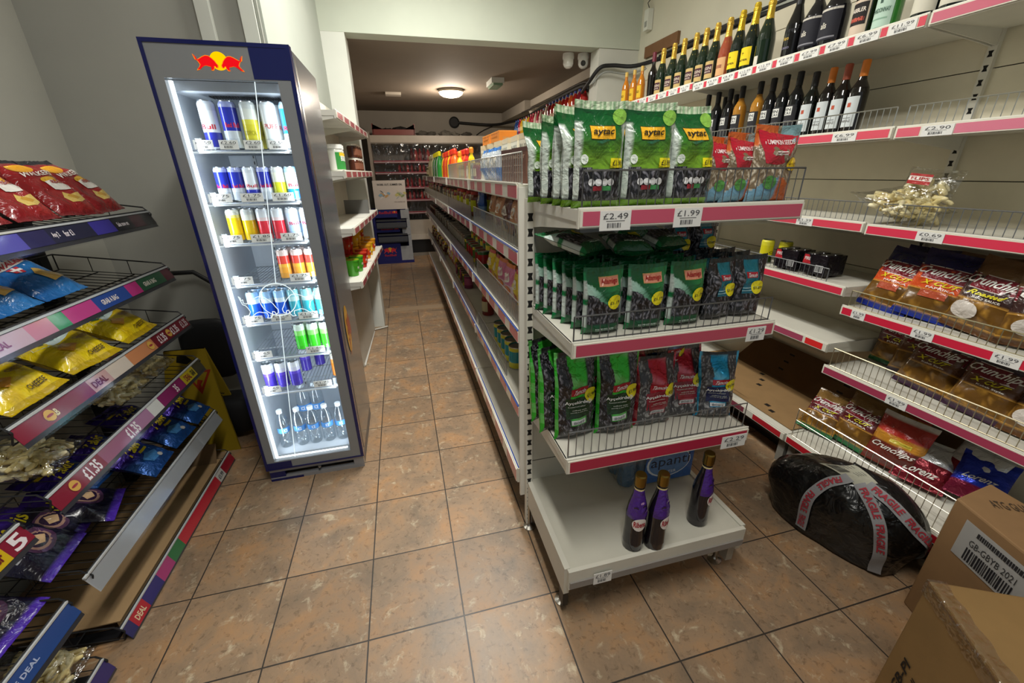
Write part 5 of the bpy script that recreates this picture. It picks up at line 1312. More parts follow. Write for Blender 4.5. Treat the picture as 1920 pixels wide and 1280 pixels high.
rs(K_CG, 1.37, .215, 1.98, 'maroon crisp packet tipped at the corner of the bottom bin', 'crisps', g, .75, tw=.2, s=.9)
rs(K_OR, 1.05, .225, 2.03, 'orange and red crisp packet with a white top edge in the bottom bin', 'crisps', g, .35, tw=.15)
rs(K_OR, 1.12, .30, 2.20, 'red crisp packet poking up behind in the bottom bin', 'crisps', g, .25, tw=-.3, s=.8)
rs(K_WB, .93, .225, 2.03, 'silver-backed crisp packet lying face down in the bottom bin', 'crisps', g, .8, tw=.3)
rs(K_WB, .86, .25, 2.12, 'white-topped crisp packet behind the blue one in the bottom bin', 'crisps', g, .5, tw=-.2)
rs(K_BU, .78, .26, 2.08, 'shiny blue crisp packet nearest the boxes in the bottom bin', 'crisps', g, .7, tw=.3)
g = 'bags of corn puffs on the third right-hand shelf'
rs(K_PH, 1.335, 1.272, 2.11, 'clear bag of corn puffs with a red header standing on the third shelf', 'snacks', g, .10, roll=.1, s=1.12)
rs(K_PG, 1.24, 1.325, 2.06, 'clear bag of corn puffs lying on its side on the third shelf', 'snacks', g, 1.30, tw=PI/2-.1, s=1.15)
# tins
T1 = can(.034, .135, [(0, '#2a3a18'), (.35, '#d8cf22'), (.82, '#e2da3a')], name='drinks_can', txt=('Cola', .42, '#3a4a18'))
T1.put(T(2.06, 1.985, .986, rz=.3), 'yellow and green drinks can, front one beside the shrink-wrapped black packs', 'can', 'loose cans on the fourth shelf')
T1.put(T(2.10, 1.90, .986, rz=-.3), 'yellow and green drinks can standing behind the front yellow one', 'can', 'loose cans on the fourth shelf')
def multipack(n):
    o = empty('can_multipack')
    for i in range(2):
        for j in range(2):
            c = MB(); c.lathe([(.026, 0, '#1a1216'), (.030, .006, '#2a1218'), (.030, .05, '#1a1418'), (.030, .09, '#7a2030'), (.030, .104, '#1a1418'), (.026, .112, '#a8a8a8')], 'gloss_plastic', '#1a1418', n=12, at=(-.031+.062*i, -.031+.062*j, 0)); c.disc(.026, .112, 'metal', '#8a8a8a', 12, at=(-.031+.062*i, -.031+.062*j, 0))
            c.build('drinks_can', o)
    w = MB(); w.box((-.064, -.064, .012), (.064, .064, .108), 'film', '#17141a')
    w.add([(-.064, -.0645, .06), (-.02, -.0645, .06), (-.035, -.0645, .105), (-.06, -.0645, .105)], [(0, 1, 2, 3)], 'film', '#b82a34')
    w.text('FIRE', (-.055, -.0652, .078), (1, 0, 0), (0, 0, 1), .03, .016, 'film', '#efe6e6', .02)
    w.box((.01, -.0652, .025), (.05, -.0646, .06), 'paper', '#c5c5c5')
    for k in range(7): w.box((.013+k*.005, -.0656, .028), (.0155+k*.005, -.0652, .056), 'paper', '#333333')
    w.build('shrink_wrap', o)
    return Kind(o)
K_MP = multipack(4)
K_MP.put(T(2.065, 1.80, .986, rz=-PI/2+.1), 'black shrink-wrapped four-pack of cans with red logo, beside the yellow can', 'drinks', 'black four-packs of cans on the fourth shelf')
K_MP.put(T(2.075, 1.635, .986, rz=-PI/2+.05), 'black shrink-wrapped four-pack of cans with a barcode patch, nearer the bay joint', 'drinks', 'black four-packs of cans on the fourth shelf')
# opened-out carton on the base shelf
t = tag(empty('opened_carton', (2.1, 1.8, .2)), 'big brown opened-out carton lining the bottom shelf, with dark hand holes', 'cardboard')
U = Matrix.Translation((-2.1, -1.8, -.2))
m = MB(); m.M = U; m.box((1.90, 1.42, .2015), (2.31, 2.42, .2055), 'cardboard', '#98784f')
for (x, y) in ((2.27, 2.0), (2.20, 1.93), (2.13, 1.88), (2.05, 2.1), (1.98, 2.05), (1.95, 1.60), (1.98, 1.66)): m.box((x-.012, y-.016, .2056), (x+.012, y+.016, .206), 'cardboard', '#1c140c')
m.build('flat_panel', t)
m = MB(); m.M = U
m.add([(2.29, 2.28, .206), (2.29, .95, .206), (2.335, .95, .44), (2.335, 2.13, .44)], [(0, 1, 2, 3), (3, 2, 1, 0)], 'cardboard', '#7d5f3c')
for (y, z) in ((1.87, .39), (1.89, .335), (1.905, .28), (1.50, .36), (1.52, .31)):
    x = 2.29+.045*(z-.206)/.234-.002; m.add([(x, y-.018, z-.011), (x, y+.018, z-.011), (x+.004, y+.018, z+.011), (x+.004, y-.018, z+.011)], [(0, 3, 2, 1)], 'cardboard', '#130e08')
m.build('upright_flap', t)

# ================================================================ groceries on the gondola
def box_kind(w, d, h, c, top, stripes, text, tc):
    m = MB(); m.box((-w/2, -d/2, 0), (w/2, d/2, h), 'paper', c); m.box((-w/2-.0004, -d/2-.0004, h*.88), (w/2+.0004, d/2+.0004, h+.0004), 'paper', top)
    m.text(text, (-w*.40, -d/2-.0012, h*.70), (1, 0, 0), (0, 0, 1), w*.8, h*.09, 'paper', tc, .01)
    for a in stripes: m.box((-w*.38, -d/2-.0010, h*a), (w*.30, -d/2-.0003, h*(a+.012)), 'paper', tc)
    m.box((-w/2-.0008, -d*.3, h*.15), (-w/2, d*.3, h*.4), 'paper', '#c98a4a'); m.box((w/2, -d*.3, h*.15), (w/2+.0008, d*.3, h*.4), 'paper', '#c98a4a')
    return Kind(m.build('food_box'))
K_BX = box_kind(.16, .10, .195, '#e6e1cd', '#d8c8a8', (.56, .48, .40, .32, .24), 'RUSKS', '#7a7a70')
K_BO = box_kind(.15, .07, .12, '#6a4436', '#5a3a34', (.5, .3), 'BISCUIT', '#d9b8a0')
K_BOr = box_kind(.22, .10, .05, '#e0862a', '#e8923a', (.5,), 'TEA', '#8a3a1a')
def jar(c, lid, lab, h=.13, r=.036, nm='sauce_jar', gm='dark_glass'):
    return bottle(nm, [(r*.9, 0), (r, .006), (r, h*.78), (r*.82, h*.9), (r*.82, h*.92)], c, gm, cap=('lid', [(r*.88, h*.88), (r*.88, h), (0.001, h)], lid, 'plastic'), label=lambda o: arc_label(o, 'label', r, h*.2, h*.66, lab, half=1.3, a=-PI/2), n=12)
def tin(c, c2, h=.11, r=.0375):
    m = MB(); m.lathe([(r, 0, '#b0b0ac', 'metal'), (r, .005, c2), (r, h*.3, c), (r, h*.8, c2), (r, h-.005, '#b8b8b4', 'metal'), (r*1.02, h, '#c5c5c0', 'metal'), (r*.93, h, None), (r*.93, h-.004, None)], 'gloss_plastic', c, n=14); m.disc(r*.93, h-.004, 'metal', '#a5a5a0', 14)
    return Kind(m.build('food_tin'))
def pouch(c, c2, c3, seed, nm='food_packet', W=.13, H=.17, T_=.05):
    return make_pack(nm, W, H, T_, lambda u, v: (c3 if v > .9 else (c2 if v < .4 else c), None), [('ell', .5, .62, .3, .14, '#efe9d8'), ('txt', 'TASTY', .28, .57, .72, .66, c), ('ell', .5, .25, .26, .12, c3)], seed, style='pillow', nu=8, nv=10)
def bleach(c, cap, lab):
    return bottle('cleaner_bottle', [(.036, 0), (.038, .01), (.036, .12), (.028, .17), (.014, .2), (.013, .22)], c, 'gloss_plastic', cap=('cap', [(.020, .215), (.020, .25), (.012, .262)], cap, 'plastic'), label=lambda o: arc_label(o, 'label', .0375, .03, .12, lab, half=1.3), n=12)
GK = {
 'rusk carton': (K_BX, .17), 'brown biscuit box': (K_BO, .16),
 'blue and white packet': (pouch('#d8e2ec', '#2f74c0', '#2f74c0', 61, H=.15), .13), 'yellow packet': (pouch('#e8c81e', '#d8a81e', '#c83a2a', 62), .13), 'pink packet': (pouch('#d87a9a', '#e8c8c8', '#e07a3a', 63), .13), 'clear noodle packet': (pouch('#c98a5a', '#d8c8a0', '#8a3a2a', 64), .13), 'dark pouch': (pouch('#6a3a2a', '#a87a4a', '#3a2018', 65), .13), 'blue sachet': (pouch('#2f5aa8', '#7aa0d0', '#1f3a7a', 66, H=.19), .12),
 'red sauce jar': (jar('#8a2018', '#b89a3a', '#d8c89a'), .08), 'brown sauce jar': (jar('#4a2014', '#8a1f1f', '#b8a070'), .08), 'green olive jar': (jar('#4a5a2a', '#d8d0b8', '#c8c0a0'), .08), 'yellow-label jar': (jar('#7a3a1a', '#c03020', '#c8c81e', h=.15, r=.042), .09), 'pale jar': (jar('#c8b890', '#b02a2a', '#e8e0d0'), .08), 'dark jar': (jar('#241c1c', '#1c1c1c', '#8a8278'), .08),
 'green and yellow tin': (tin('#5a7a2a', '#d8c83a'), .08), 'red and green tin': (tin('#b02a2a', '#3a6a3a'), .08), 'grey patterned tin': (tin('#a8a49a', '#6a6660', h=.12, r=.042), .09), 'teal tin': (tin('#1f8a8e', '#c8c02a', h=.115, r=.04), .085), 'pink tin': (tin('#b85a7a', '#8a3a5a'), .08), 'maroon tin': (tin('#5a2a2e', '#8a6a4a'), .08),
 'orange bottle': (bleach('#e8641e', '#d83a1e', '#f0a02a'), .075), 'red bottle': (bleach('#c8281e', '#c8281e', '#e8b82a'), .075), 'yellow bottle': (bleach('#e8c81e', '#e0861e', '#d8782a'), .075), 'green bottle with yellow cap': (bleach('#2f8a3a', '#e8d81e', '#d8e0d8'), .08), 'teal-label bottle': (bleach('#d8e0e0', '#e8d81e', '#2f9a9a'), .08), 'cream bottle': (bleach('#dcd2a8', '#dcd2a8', '#c8b87a'), .08),
}
BN = ['nearest', 'second', 'third', 'fourth', 'farthest']; TN = ['top', 'second', 'third', 'fourth', 'lowest']
cnt = {}
def gput(nm, y, lev, x=None, rz=0, dz=0, s=1, rx=0):
    k, w = GK[nm]; z = (GZ+[.29])[lev]
    b = max(i for i in range(5) if y >= JY[i]-.01)
    key = (nm, b, lev); cnt[key] = cnt.get(key, 0)+1
    pos = ORD[cnt[key]-1]
    xx = (.395 if lev < 4 else .383)+.075 if x is None else x
    k.put(T(xx, y, z+.001+dz, rz=-PI/2+rz, rx=rx, s=s), '%s, %s from the near end, %s tier, %s gondola bay' % (nm, pos, TN[lev], BN[b]), {'tin': 'tin', 'jar': 'jar', 'bottle': 'bottle', 'cap': 'bottle'}.get(nm.split()[-1], 'groceries'), '%s tier groceries of the %s gondola bay' % (TN[lev], BN[b]))
def grow(lev, y0, y1, names, x=None, gap=.012, back=False, **kw):
    y = y0; i = 0
    rnd = random.Random(int(y0*100)+lev)
    while y < y1:
        nm = names[i % len(names)]; w = GK[nm][1]
        if y+w > y1+.01: break
        gput(nm, y+w/2, lev, x=x, rz=rnd.uniform(-.12, .12), **kw)
        if back: gput(nm, y+w/2, lev, x=(x or .47)+.10, rz=rnd.uniform(-.1, .1), **kw)
        y += w+gap; i += 1
# top
grow(0, 1.50, 1.98, ['brown biscuit box'], x=.47)
grow(0, 2.02, 2.43, ['blue and white packet'], x=.47)
grow(0, 1.62, 3.05, ['rusk carton'], x=.60, gap=.015)
for i, y in enumerate((2.5, 2.75)): K_BOr.put(T(.60, y, GZ[0]+.197, rz=-PI/2), ['orange tea box lying on the rusk cartons, nearer one', 'orange tea box lying on the rusk cartons, farther one'][i], 'groceries', 'orange boxes on the rusk cartons')
grow(0, 2.62, 3.5, ['red sauce jar', 'green olive jar', 'yellow bottle', 'pale jar', 'red bottle', 'green olive jar'], x=.47, s=.72)
grow(0, 3.62, 4.6, ['orange bottle', 'orange bottle', 'red bottle', 'orange bottle', 'yellow bottle', 'red bottle'], x=.47, back=True, s=.85)
grow(0, 4.95, 5.75, ['green bottle with yellow cap', 'teal-label bottle', 'green bottle with yellow cap', 'green bottle with yellow cap'], x=.47)
grow(0, 5.8, 6.5, ['cream bottle'], x=.47); grow(0, 6.55, 6.95, ['green olive jar'], x=.47)
# second tier
grow(1, 1.46, 1.62, ['dark pouch'], x=.49); grow(1, 1.66, 2.2, ['clear noodle packet', 'dark pouch'], x=.47, back=True)
grow(1, 2.2, 2.42, ['clear noodle packet'], x=.49)
grow(1, 2.52, 2.68, ['blue sachet'], x=.48); grow(1, 2.72, 3.55, ['yellow-label jar', 'green olive jar', 'yellow-label jar', 'pale jar', 'red sauce jar'], x=.48, back=True)
grow(1, 3.65, 4.8, ['red sauce jar', 'brown sauce jar', 'pale jar', 'dark jar'], x=.48)
grow(1, 4.9, 6.0, ['dark jar', 'pale jar', 'pink packet', 'clear noodle packet'], x=.48); grow(1, 6.15, 6.9, ['pink packet', 'red sauce jar'], x=.48)
# third tier
grow(2, 1.50, 2.05, ['pink packet', 'yellow packet', 'pink packet'], x=.47, back=True)
grow(2, 2.05, 2.42, ['yellow packet'], x=.47, back=True)
grow(2, 2.52, 3.2, ['red and green tin', 'red and green tin', 'green and yellow tin', 'red and green tin'], x=.47, back=True)
grow(2, 2.5, 3.2, ['green and yellow tin', 'red and green tin'], x=.52, dz=.112)
grow(2, 3.2, 4.2, ['grey patterned tin', 'grey patterned tin'], x=.48, back=True); grow(2, 4.2, 6.0, ['dark jar', 'grey patterned tin', 'maroon tin'], x=.48); grow(2, 6.15, 6.9, ['maroon tin'], x=.48)
# fourth tier
for i in range(5): gput('teal tin', 1.78+i*.087, 3, x=.475)
for i in range(4): gput('teal tin', 1.82+i*.087, 3, x=.565)
gput('red sauce jar', 2.62, 3, x=.50, s=1.15)
grow(3, 3.3, 4.0, ['pink tin', 'green and yellow tin', 'maroon tin'], x=.48); grow(3, 4.0, 4.8, ['yellow packet', 'pink packet'], x=.48); grow(3, 4.9, 6.9, ['maroon tin', 'yellow packet', 'red sauce jar', 'dark jar'], x=.48)
# lowest
gput('yellow packet', 1.62, 4, x=.50, dz=.03, rx=-1.2)
gput('yellow packet', 1.72, 4, x=.55, dz=.03, rx=-1.2, rz=.2)
def sack(y, lab, c, sp, dx=0):
    k = make_pack('rice_sack', .30, .34, .10, lambda u, v: (sp if (.3 < v < .6 and .3 < u < .7) else c, None), [('txt', 'RICE', .3, .68, .7, .78, '#6a3a2a'), ('ell', .5, .45, .2, .12, '#c9a04a')], int(y*10), nu=8, nv=10)
    k.put(T(.50+dx, y, .292, rz=-PI/2, rx=-.12, s=.80), lab, 'groceries')
sack(2.86, 'white rice sack on the lowest tier, nearest of the two sacks', '#d8d6cc', '#c8c2b0'); sack(3.16, 'beige rice sack on the lowest tier, behind the white sack', '#c9b48a', '#b89a5a')

# ================================================================ pots and jars on the narrow shelving
def ns(K, yl, xl, z, lab, cat, grp, s=1, rz=0):
    K.put(MU @ Matrix.Translation((xl, yl, z+.001)) @ Matrix.Rotation(rz+PI/2, 4, 'Z') @ Matrix.Scale(s, 4), lab, cat, grp)
def tub(c, lid, lab, nm='instant_pot', h=.11, r=.05):
    m = MB(); m.lathe([(r*.72, 0), (r*.95, h*.9), (r, h*.91), (r, h)], 'gloss_plastic', c, n=16); m.disc(r, h, 'film', lid, 16)
    o = m.build(nm); arc_label(o, 'label', r*.86, h*.30, h*.70, lab, half=1.1, a=-PI/2, txt=[('POT', .3, .7, .5, '#f0e8d0')], mt='gloss_plastic'); return Kind(o)
PR = tub('#b8281e', '#c83a24', '#c83a1e'); PY = tub('#e0a81e', '#d8901e', '#e8c02a'); PG = tub('#4aa02a', '#8aa81e', '#3f8a24'); PO = tub('#d8901e', '#e0a020', '#b83a1e')
JB = jar('#4a2418', '#dcd8cc', '#7a4a34', h=.10, r=.042, nm='chocolate_spread_jar'); JW = bottle('mayonnaise_tub', [(.042, 0), (.046, .01), (.046, .12), (.042, .135)], '#e2e4da', 'gloss_plastic', cap=('lid', [(.048, .13), (.048, .155), (.001, .156)], '#e8e8e2', 'plastic'), label=lambda o: arc_label(o, 'label', .046, .01, .11, '#2f8a3a', half=1.4, a=-PI/2, txt=[('BEST', .5, .8, .5, '#f2f2ea')], extra=[(.78, .98, '#e8b81e', .6)]))
g = 'tubs and jars on the narrow shelf'
ns(JW, .25, -.07, 1.52, 'white tub with a green and yellow label at the near end of the narrow shelf', 'tub', g); ns(JW, .36, -.08, 1.52, 'second white tub with green label, just behind the near one', 'tub', g)
for i, (y, dz) in enumerate(((1.02, 0), (1.02, .103), (1.14, 0), (1.14, .103), (1.26, 0), (1.26, .103))):
    ns(JB, y, -.07, 1.52+dz, '%s chocolate spread jar with white lid, %s stack from the fridge' % (('lower', 'upper')[i % 2], ORD[i//2]), 'jar', g)
g = 'instant pots on the lowest narrow shelf'
lst = [(PG, .22, -.07), (PG, .30, -.15), (PG, .36, -.06), (PR, .44, -.15), (PR, .50, -.05), (PR, .58, -.16), (PR, .64, -.06), (PO, .78, -.15), (PO, .86, -.06), (PY, .95, -.15), (PY, 1.02, -.06), (PY, 1.14, -.15), (PO, 1.22, -.06), (PY, 1.36, -.12)]
for i, (k, y, x) in enumerate(lst):
    ns(k, y, x, .848, '%s instant snack pot on the lowest narrow shelf, %s from the fridge' % ({id(PG): 'green', id(PR): 'red', id(PO): 'orange', id(PY): 'yellow'}[id(k)], ORD[i]), 'pot', g)
for i, (k, y, x) in enumerate([(PR, .46, -.15), (PR, .60, -.15), (PY, .80, -.14), (PY, .97, -.14), (PO, 1.16, -.14)]):
    ns(k, y, x, .960, '%s instant snack pot stacked on the lower ones, %s from the fridge' % ({id(PR): 'red', id(PO): 'orange', id(PY): 'yellow'}[id(k)], ORD[i]), 'pot', g)
m = MB(); m.M = MU; m.box((-.21, 1.10, 1.189), (-.015, 1.12, 1.30), 'painted_steel', '#6f6e6a')
tag(m.build('shelf_divider'), 'grey upright divider plate on the third narrow shelf', 'divider')

# ================================================================ curtained chiller across the rear wall
t = tag(empty('curtained_chiller', (.5, 8.7, 0)), 'wide open-front chiller with a clear plastic curtain across the end of the aisle', 'chiller')
U = Matrix.Translation((-.5, -8.7, 0))
def cm():
    m = MB(); m.M = U; return m
X0, X1 = -.40, 1.90
m = cm(); m.box((X0, 8.38, 2.0), (X1, 8.95, 2.135), 'painted_steel', '#c4bbae'); m.box((X0, 8.36, 2.0), (X1, 8.38, 2.02), 'painted_steel', '#8d857a'); m.build('canopy', t)
for xx in (X0-.05, X1):
    m = cm(); m.box((xx, 8.36, 0), (xx+.05, 8.98, 2.19), 'painted_steel', '#a39a90'); m.build('side_panel', t)
m = cm(); m.box((X0, 8.95, .2), (X1, 8.98, 2.1), 'painted_steel', '#8b8580'); m.build('back_panel', t)
m = cm(); m.box((X0, 8.36, .40), (X1, 8.44, .68), 'painted_steel', '#b4aca0'); m.box((X0, 8.30, .32), (X1, 8.44, .41), 'painted_steel', '#cac3b7'); m.box((X0, 8.36, 0), (X1, 8.42, .06), 'painted_steel', '#8a8378'); m.box((X0, 8.44, .0), (X1, 8.95, .45), 'painted_steel', '#26241f'); m.box((X0, 8.37, .06), (X1, 8.375, .32), 'plastic', '#141313'); m.build('front_panel', t)
for i, z in enumerate((1.72, 1.53, 1.27, 1.05, .82)):
    m = cm(); m.box((X0+.01, 8.50, z-.02), (X1-.01, 8.94, z), 'painted_steel', '#b8b2aa'); m.box((X0+.01, 8.492, z-.035), (X1-.01, 8.50, z+.008), 'gloss_plastic', '#a83348'); s = m.build('shelf', t)
    m = cm(); m.box((X0+.01, 8.490, z-.030), (X0+1.0, 8.492, z-.01), 'gloss_plastic', '#d0b8b8'); m.build('price_strip', s)
# hanging plastic curtain, gently pleated
vs = []; n = 60
for k in range(n+1):
    x = X0+.02+(X1-X0-.04)*k/n; y = 8.372+.012*math.sin(k*.9)+.008*math.sin(k*2.3)
    vs += [(x, y, .70), (x, y*.5+8.372*.5, 2.0)]
m = cm(); m.add(vs, [(2*k, 2*k+2, 2*k+3, 2*k+1) for k in range(n)], 'curtain', '#ffffff', True); m.build('plastic_curtain', t)
CB = [soda('#8a1f2a', '#a02a3a', '#c06a6a'), soda('#5a1a24', '#9a2a3a', '#a08080'), soda('#b03a3a', '#c8b8b0', '#c88a7a')]
cn = 0
for z, xs in ((1.53, (.05, .75)), (1.27, (.10, .75)), (1.05, (.12, .75)), (1.72, (.3, .62))):
    x = xs[0]
    while x < xs[1]:
        CB[cn % 3].put(T(x, 8.60, z, s=.62 if z < 1.7 else .8), 'small red bottle in the curtained chiller, %s along its %s shelf' % (ORD[int(round((x-xs[0])/.075))], {1.72: 'top', 1.53: 'second', 1.27: 'third', 1.05: 'fourth'}[z]), 'bottle', 'red bottles in the curtained chiller'); cn += 1; x += .075
# red plastic crate with clutter on top of the chiller
t = tag(empty('plastic_crate', (.02, 8.62, 2.136)), 'dull red plastic crate on top of the chiller', 'crate')
m = MB()
for (a, b) in (((-.36, -.15, 0), (.36, -.14, .10)), ((-.36, .14, 0), (.36, .15, .10)), ((-.36, -.15, 0), (.36, .15, .01)), ((-.37, -.15, 0), (-.35, .15, .12)), ((.35, -.15, 0), (.37, .15, .12))): m.box(a, b, 'plastic', '#8a4a44')
for s in (-1, 1): m.box((s*.36-.012, -.15, .1), (s*.36+.012, .15, .19), 'plastic', '#8a4a44'); m.add([(s*.36, -.151, .10), (s*.18, -.151, .10), (s*.36, -.151, .18)], [(0, 1, 2), (2, 1, 0)], 'plastic', '#8a4a44')
m.build('crate_body', t)
def rag(name, pts, c, seed, lab, cat):
    rnd = random.Random(seed); m = MB()
    for (x, y, z, r) in pts:
        n = 9; vs = []; fs = []
        for j in range(5):
            for k in range(n):
                a = 2*PI*k/n; e = PI*j/4; rr = r*(.7+.5*rnd.random()); vs.append((x+rr*1.5*math.sin(e)*math.cos(a), y+rr*math.sin(e)*math.sin(a), z+max(-.0, rr*.55*(1+math.cos(e)))))
        for j in range(4):
            for k in range(n): fs.append((j*n+k, (j+1)*n+k, (j+1)*n+(k+1) % n, j*n+(k+1) % n))
        m.add(vs, fs, 'matte_paint', c)
    return tag(m.build(name), lab, cat)
rag('dark_cloth', [(-.12, 8.62, 2.16, .10), (.14, 8.62, 2.16, .11)], '#2a2624', 3, 'dark cloth heaped inside the red crate', 'cloth')
rag('crumpled_bag', [(.52, 8.62, 2.137, .08), (.68, 8.6, 2.137, .07)], '#5a564f', 4, 'crumpled grey bag on the chiller, right of the crate', 'bag')
rag('crumpled_bag', [(.95, 8.62, 2.137, .09), (1.12, 8.6, 2.137, .07)], '#77736a', 5, 'pale crumpled bag on the chiller under the wall hole', 'bag')
rag('crumpled_bag', [(1.35, 8.62, 2.137, .07)], '#4f4b45', 6, 'small dark crumpled bag on the chiller, farthest right', 'bag')

# ---- cardboard drinks display stand in front of the chiller
t = tag(empty('drinks_display_stand', (-.17, 7.85, 0)), 'navy and grey cardboard drinks display stand with a white picture header', 'display')
U = Matrix.Translation((.17, -7.85, 0))
m = cm(); m.M = U
NV2 = '#1b1f66'
m.box((-.50, 7.72, 0), (.135, 8.05, .05), 'cardboard', NV2)
m.box((-.50, 7.72, .05), (-.46, 8.05, .94), 'cardboard', NV2)
m.box((-.46, 7.99, .05), (.10, 8.05, .94), 'cardboard', NV2)
m.box((.07, 7.74, .05), (.125, 8.05, .93), 'cardboard', '#9fa3a8')
m.box((-.46, 7.72, .05), (-.08, 7.74, .40), 'cardboard', NV2); m.box((-.08, 7.72, .05), (.125, 7.74, .30), 'cardboard', '#9fa3a8')
m.box((-.46, 7.72, .55), (-.06, 7.74, .64), 'cardboard', NV2); m.box((-.02, 7.73, .5), (.11, 7.74, .62), 'cardboard', '#9fa3a8')
m.box((-.46, 7.72, .80), (-.08, 7.74, .93), 'cardboard', NV2); m.box((-.02, 7.73, .78), (.10, 7.74, .92), 'cardboard', '#9fa3a8')
m.build('stand_body', t)
for z in (.62, .38):
    m = MB(); m.M = U; m.box((-.44, 7.66, z), (.06, 7.98, z+.02), 'plastic', '#2a2b30'); m.box((-.44, 7.66, z+.02), (.06, 7.67, z+.10), 'plastic', '#44474e'); m.box((-.44, 7.66, z+.12), (.06, 7.665, z+.15), 'plastic', '#35373d'); m.build('tray', t)
m = MB(); m.M = U
for z, w in ((.86, .12), (.59, .10)):
    m.text('RedBull', (-.38, 7.718, z), (1, 0, 0), (0, 0, 1), .20, .045, 'paper', '#a8283a', .03); bulls(m, -.12, 7.718, z+.025, w*.8, .06, '#c8283a', '#e0a02a', '#c85a2a', 'paper')
m.build('printed_logo', t); m = MB(); m.M = U
bulls(m, -.27, 7.718, .24, .22, .12, '#c8283a', '#e0a82a', '#c85a2a', 'paper'); m.text('RedBull', (-.37, 7.717, .13), (1, 0, 0), (0, 0, 1), .20, .04, 'paper', '#a8283a', .03)
m.build('printed_logo', t)
m = MB(); m.M = U; m.box((-.43, 7.80, .93), (.11, 7.815, 1.40), 'paper', '#cfc8c2')
m.text('WORK OUT, SUMMER ON.', (-.36, 7.798, 1.31), (1, 0, 0), (0, 0, 1), .42, .04, 'paper', '#26242a', .02); m.text('FOR A SUMMER WIN', (-.10, 7.798, .99+.05), (1, 0, 0), (0, 0, 1), .18, .018, 'paper', '#5a3a3a', .0)
for cx, cc in ((-.27, ('#8ab0c8', '#c9a06a', '#3a4250', '#d8d8d8')), (.0, ('#c8c07a', '#8a9a6a', '#d8d0a0', '#a8b0b0'))):
    for k in range(9):
        a = k*2.4; r = .012*k; x, z = cx+r*math.cos(a), 1.17+.7*r*math.sin(a); q = .032-.001*k
        m.add([(x+q*math.cos(b+a)*1.3, 7.7975-.0002*k, z+q*math.sin(b)) for b in (0, 1.2, 2.4, 3.5, 4.8)], [(0, 1, 2, 3, 4)], 'paper', cc[k % 4])
m.build('picture_header', t)

# ---- ceiling and wall fittings
t = tag(empty('round_ceiling_lamp', (.864, 6.76, 2.6)), 'round glowing dome lamp on the low rear ceiling', 'lamp')
m = MB(); m.lathe([(.17, 0), (.18, -.02), (.175, -.035)], 'plastic', '#d8d0c0', n=24); m.build('lamp_base', t)
m = MB(); m.lathe([(.172, -.03), (.160, -.06), (.12, -.085), (.06, -.098), (0.001, -.10)], 'lamp_glow', '#ffe9c4', n=24); m.build('glass_dome', t)
def ceil_thing(name, x, y, w, d, h, c, lab, cat):
    o = empty(name, (x, y, 2.6)); tag(o, lab, cat); m = MB(); m.box((-w/2, -d/2, -h), (w/2, d/2, -.001), 'plastic', c); m.build('housing', o); return o
o = ceil_thing('smoke_detector', .066, 7.15, .22, .16, .035, '#cfc6b8', 'small pale box on the rear ceiling, left of the round lamp', 'detector')
o = ceil_thing('emergency_light', 1.344, 6.0, .16, .34, .06, '#cfd2cc', 'oblong emergency light with a green tinted lens on the rear ceiling', 'light')
m = MB(); m.box((-.06, -.172, -.085), (.06, .15, -.06), 'gloss_plastic', '#7a9a80'); m.build('lens', o)
for i, (x, y, f) in enumerate(((1.80, 4.62, -1), (1.955, 4.60, 1))):
    o = tag(empty('dome_camera', (x, y, 2.599)), ['white dome security camera turned away, the left one of the pair', 'white dome security camera with a black lens facing the shop'][i], 'camera')
    m = MB(); m.lathe([(.055, 0), (.058, -.03), (.056, -.05)], 'plastic', '#dcdcd6', n=18); m.build('mount', o)
    m = MB(); m.lathe([(.052, -.05), (.052, -.09), (.04, -.115), (.02, -.128), (0.001, -.13)], 'gloss_plastic', '#e6e6e0', n=18)
    m.build('ball', o)
    if f > 0:
        m = MB(); Mx = Matrix.Translation((-.02, -.045, -.088)) @ Matrix.Rotation(PI/2+.35, 4, 'X'); m.M = Mx; m.lathe([(0.001, .012), (.024, .012), (.026, 0)], 'dark_glass', '#0c0c0e', n=14); m.build('lens', o)
o = tag(empty('dome_camera', (2.24, 7.3, 2.44)), 'small white camera far back under the rear ceiling duct', 'camera')
m = MB(); m.lathe([(.05, .02), (.05, -.02), (.035, -.06), (.001, -.07)], 'plastic', '#d5cfc4', n=14); m.build('ball', o)
# cables
def cable(pts, r, c, lab, name='cable', cat='cable'):
    m = MB(); P = [Vector(p) for p in pts]; Q = []
    for i in range(len(P)-1):
        p0, p1, p2, p3 = P[max(i-1, 0)], P[i], P[i+1], P[min(i+2, len(P)-1)]
        for k in range(6):
            s = k/6; Q.append(.5*((2*p1)+(p2-p0)*s+(2*p0-5*p1+4*p2-p3)*s*s+(3*p1-p0-3*p2+p3)*s**3))
    Q.append(P[-1]); m.tube(Q, r, 'rubber', c, 7); return tag(m.build(name), lab, cat)
cable([(2.38, 1.6, 2.41), (2.385, 2.4, 2.40), (2.38, 3.0, 2.43), (2.38, 3.7, 2.42), (2.30, 4.15, 2.42), (2.12, 4.27, 2.44), (2.0, 4.29, 2.42), (1.95, 4.40, 2.33), (2.0, 4.7, 2.28)], .018, '#1b1b1c', 'thick black cable bundle along the top of the right wall and round the pilaster')
cable([(2.40, 1.5, 2.455), (2.40, 2.4, 2.45), (2.39, 3.1, 2.455), (2.39, 3.9, 2.45)], .010, '#2a2a2b', 'thin black cable running above the thick bundle on the right wall')
cable([(2.38, 1.5, 2.37), (2.38, 2.2, 2.355), (2.38, 2.9, 2.37), (2.38, 3.9, 2.38), (2.25, 4.22, 2.37), (2.05, 4.28, 2.385), (1.96, 4.36, 2.30)], .009, '#8f918c', 'grey cable sagging below the black bundle on the right wall')
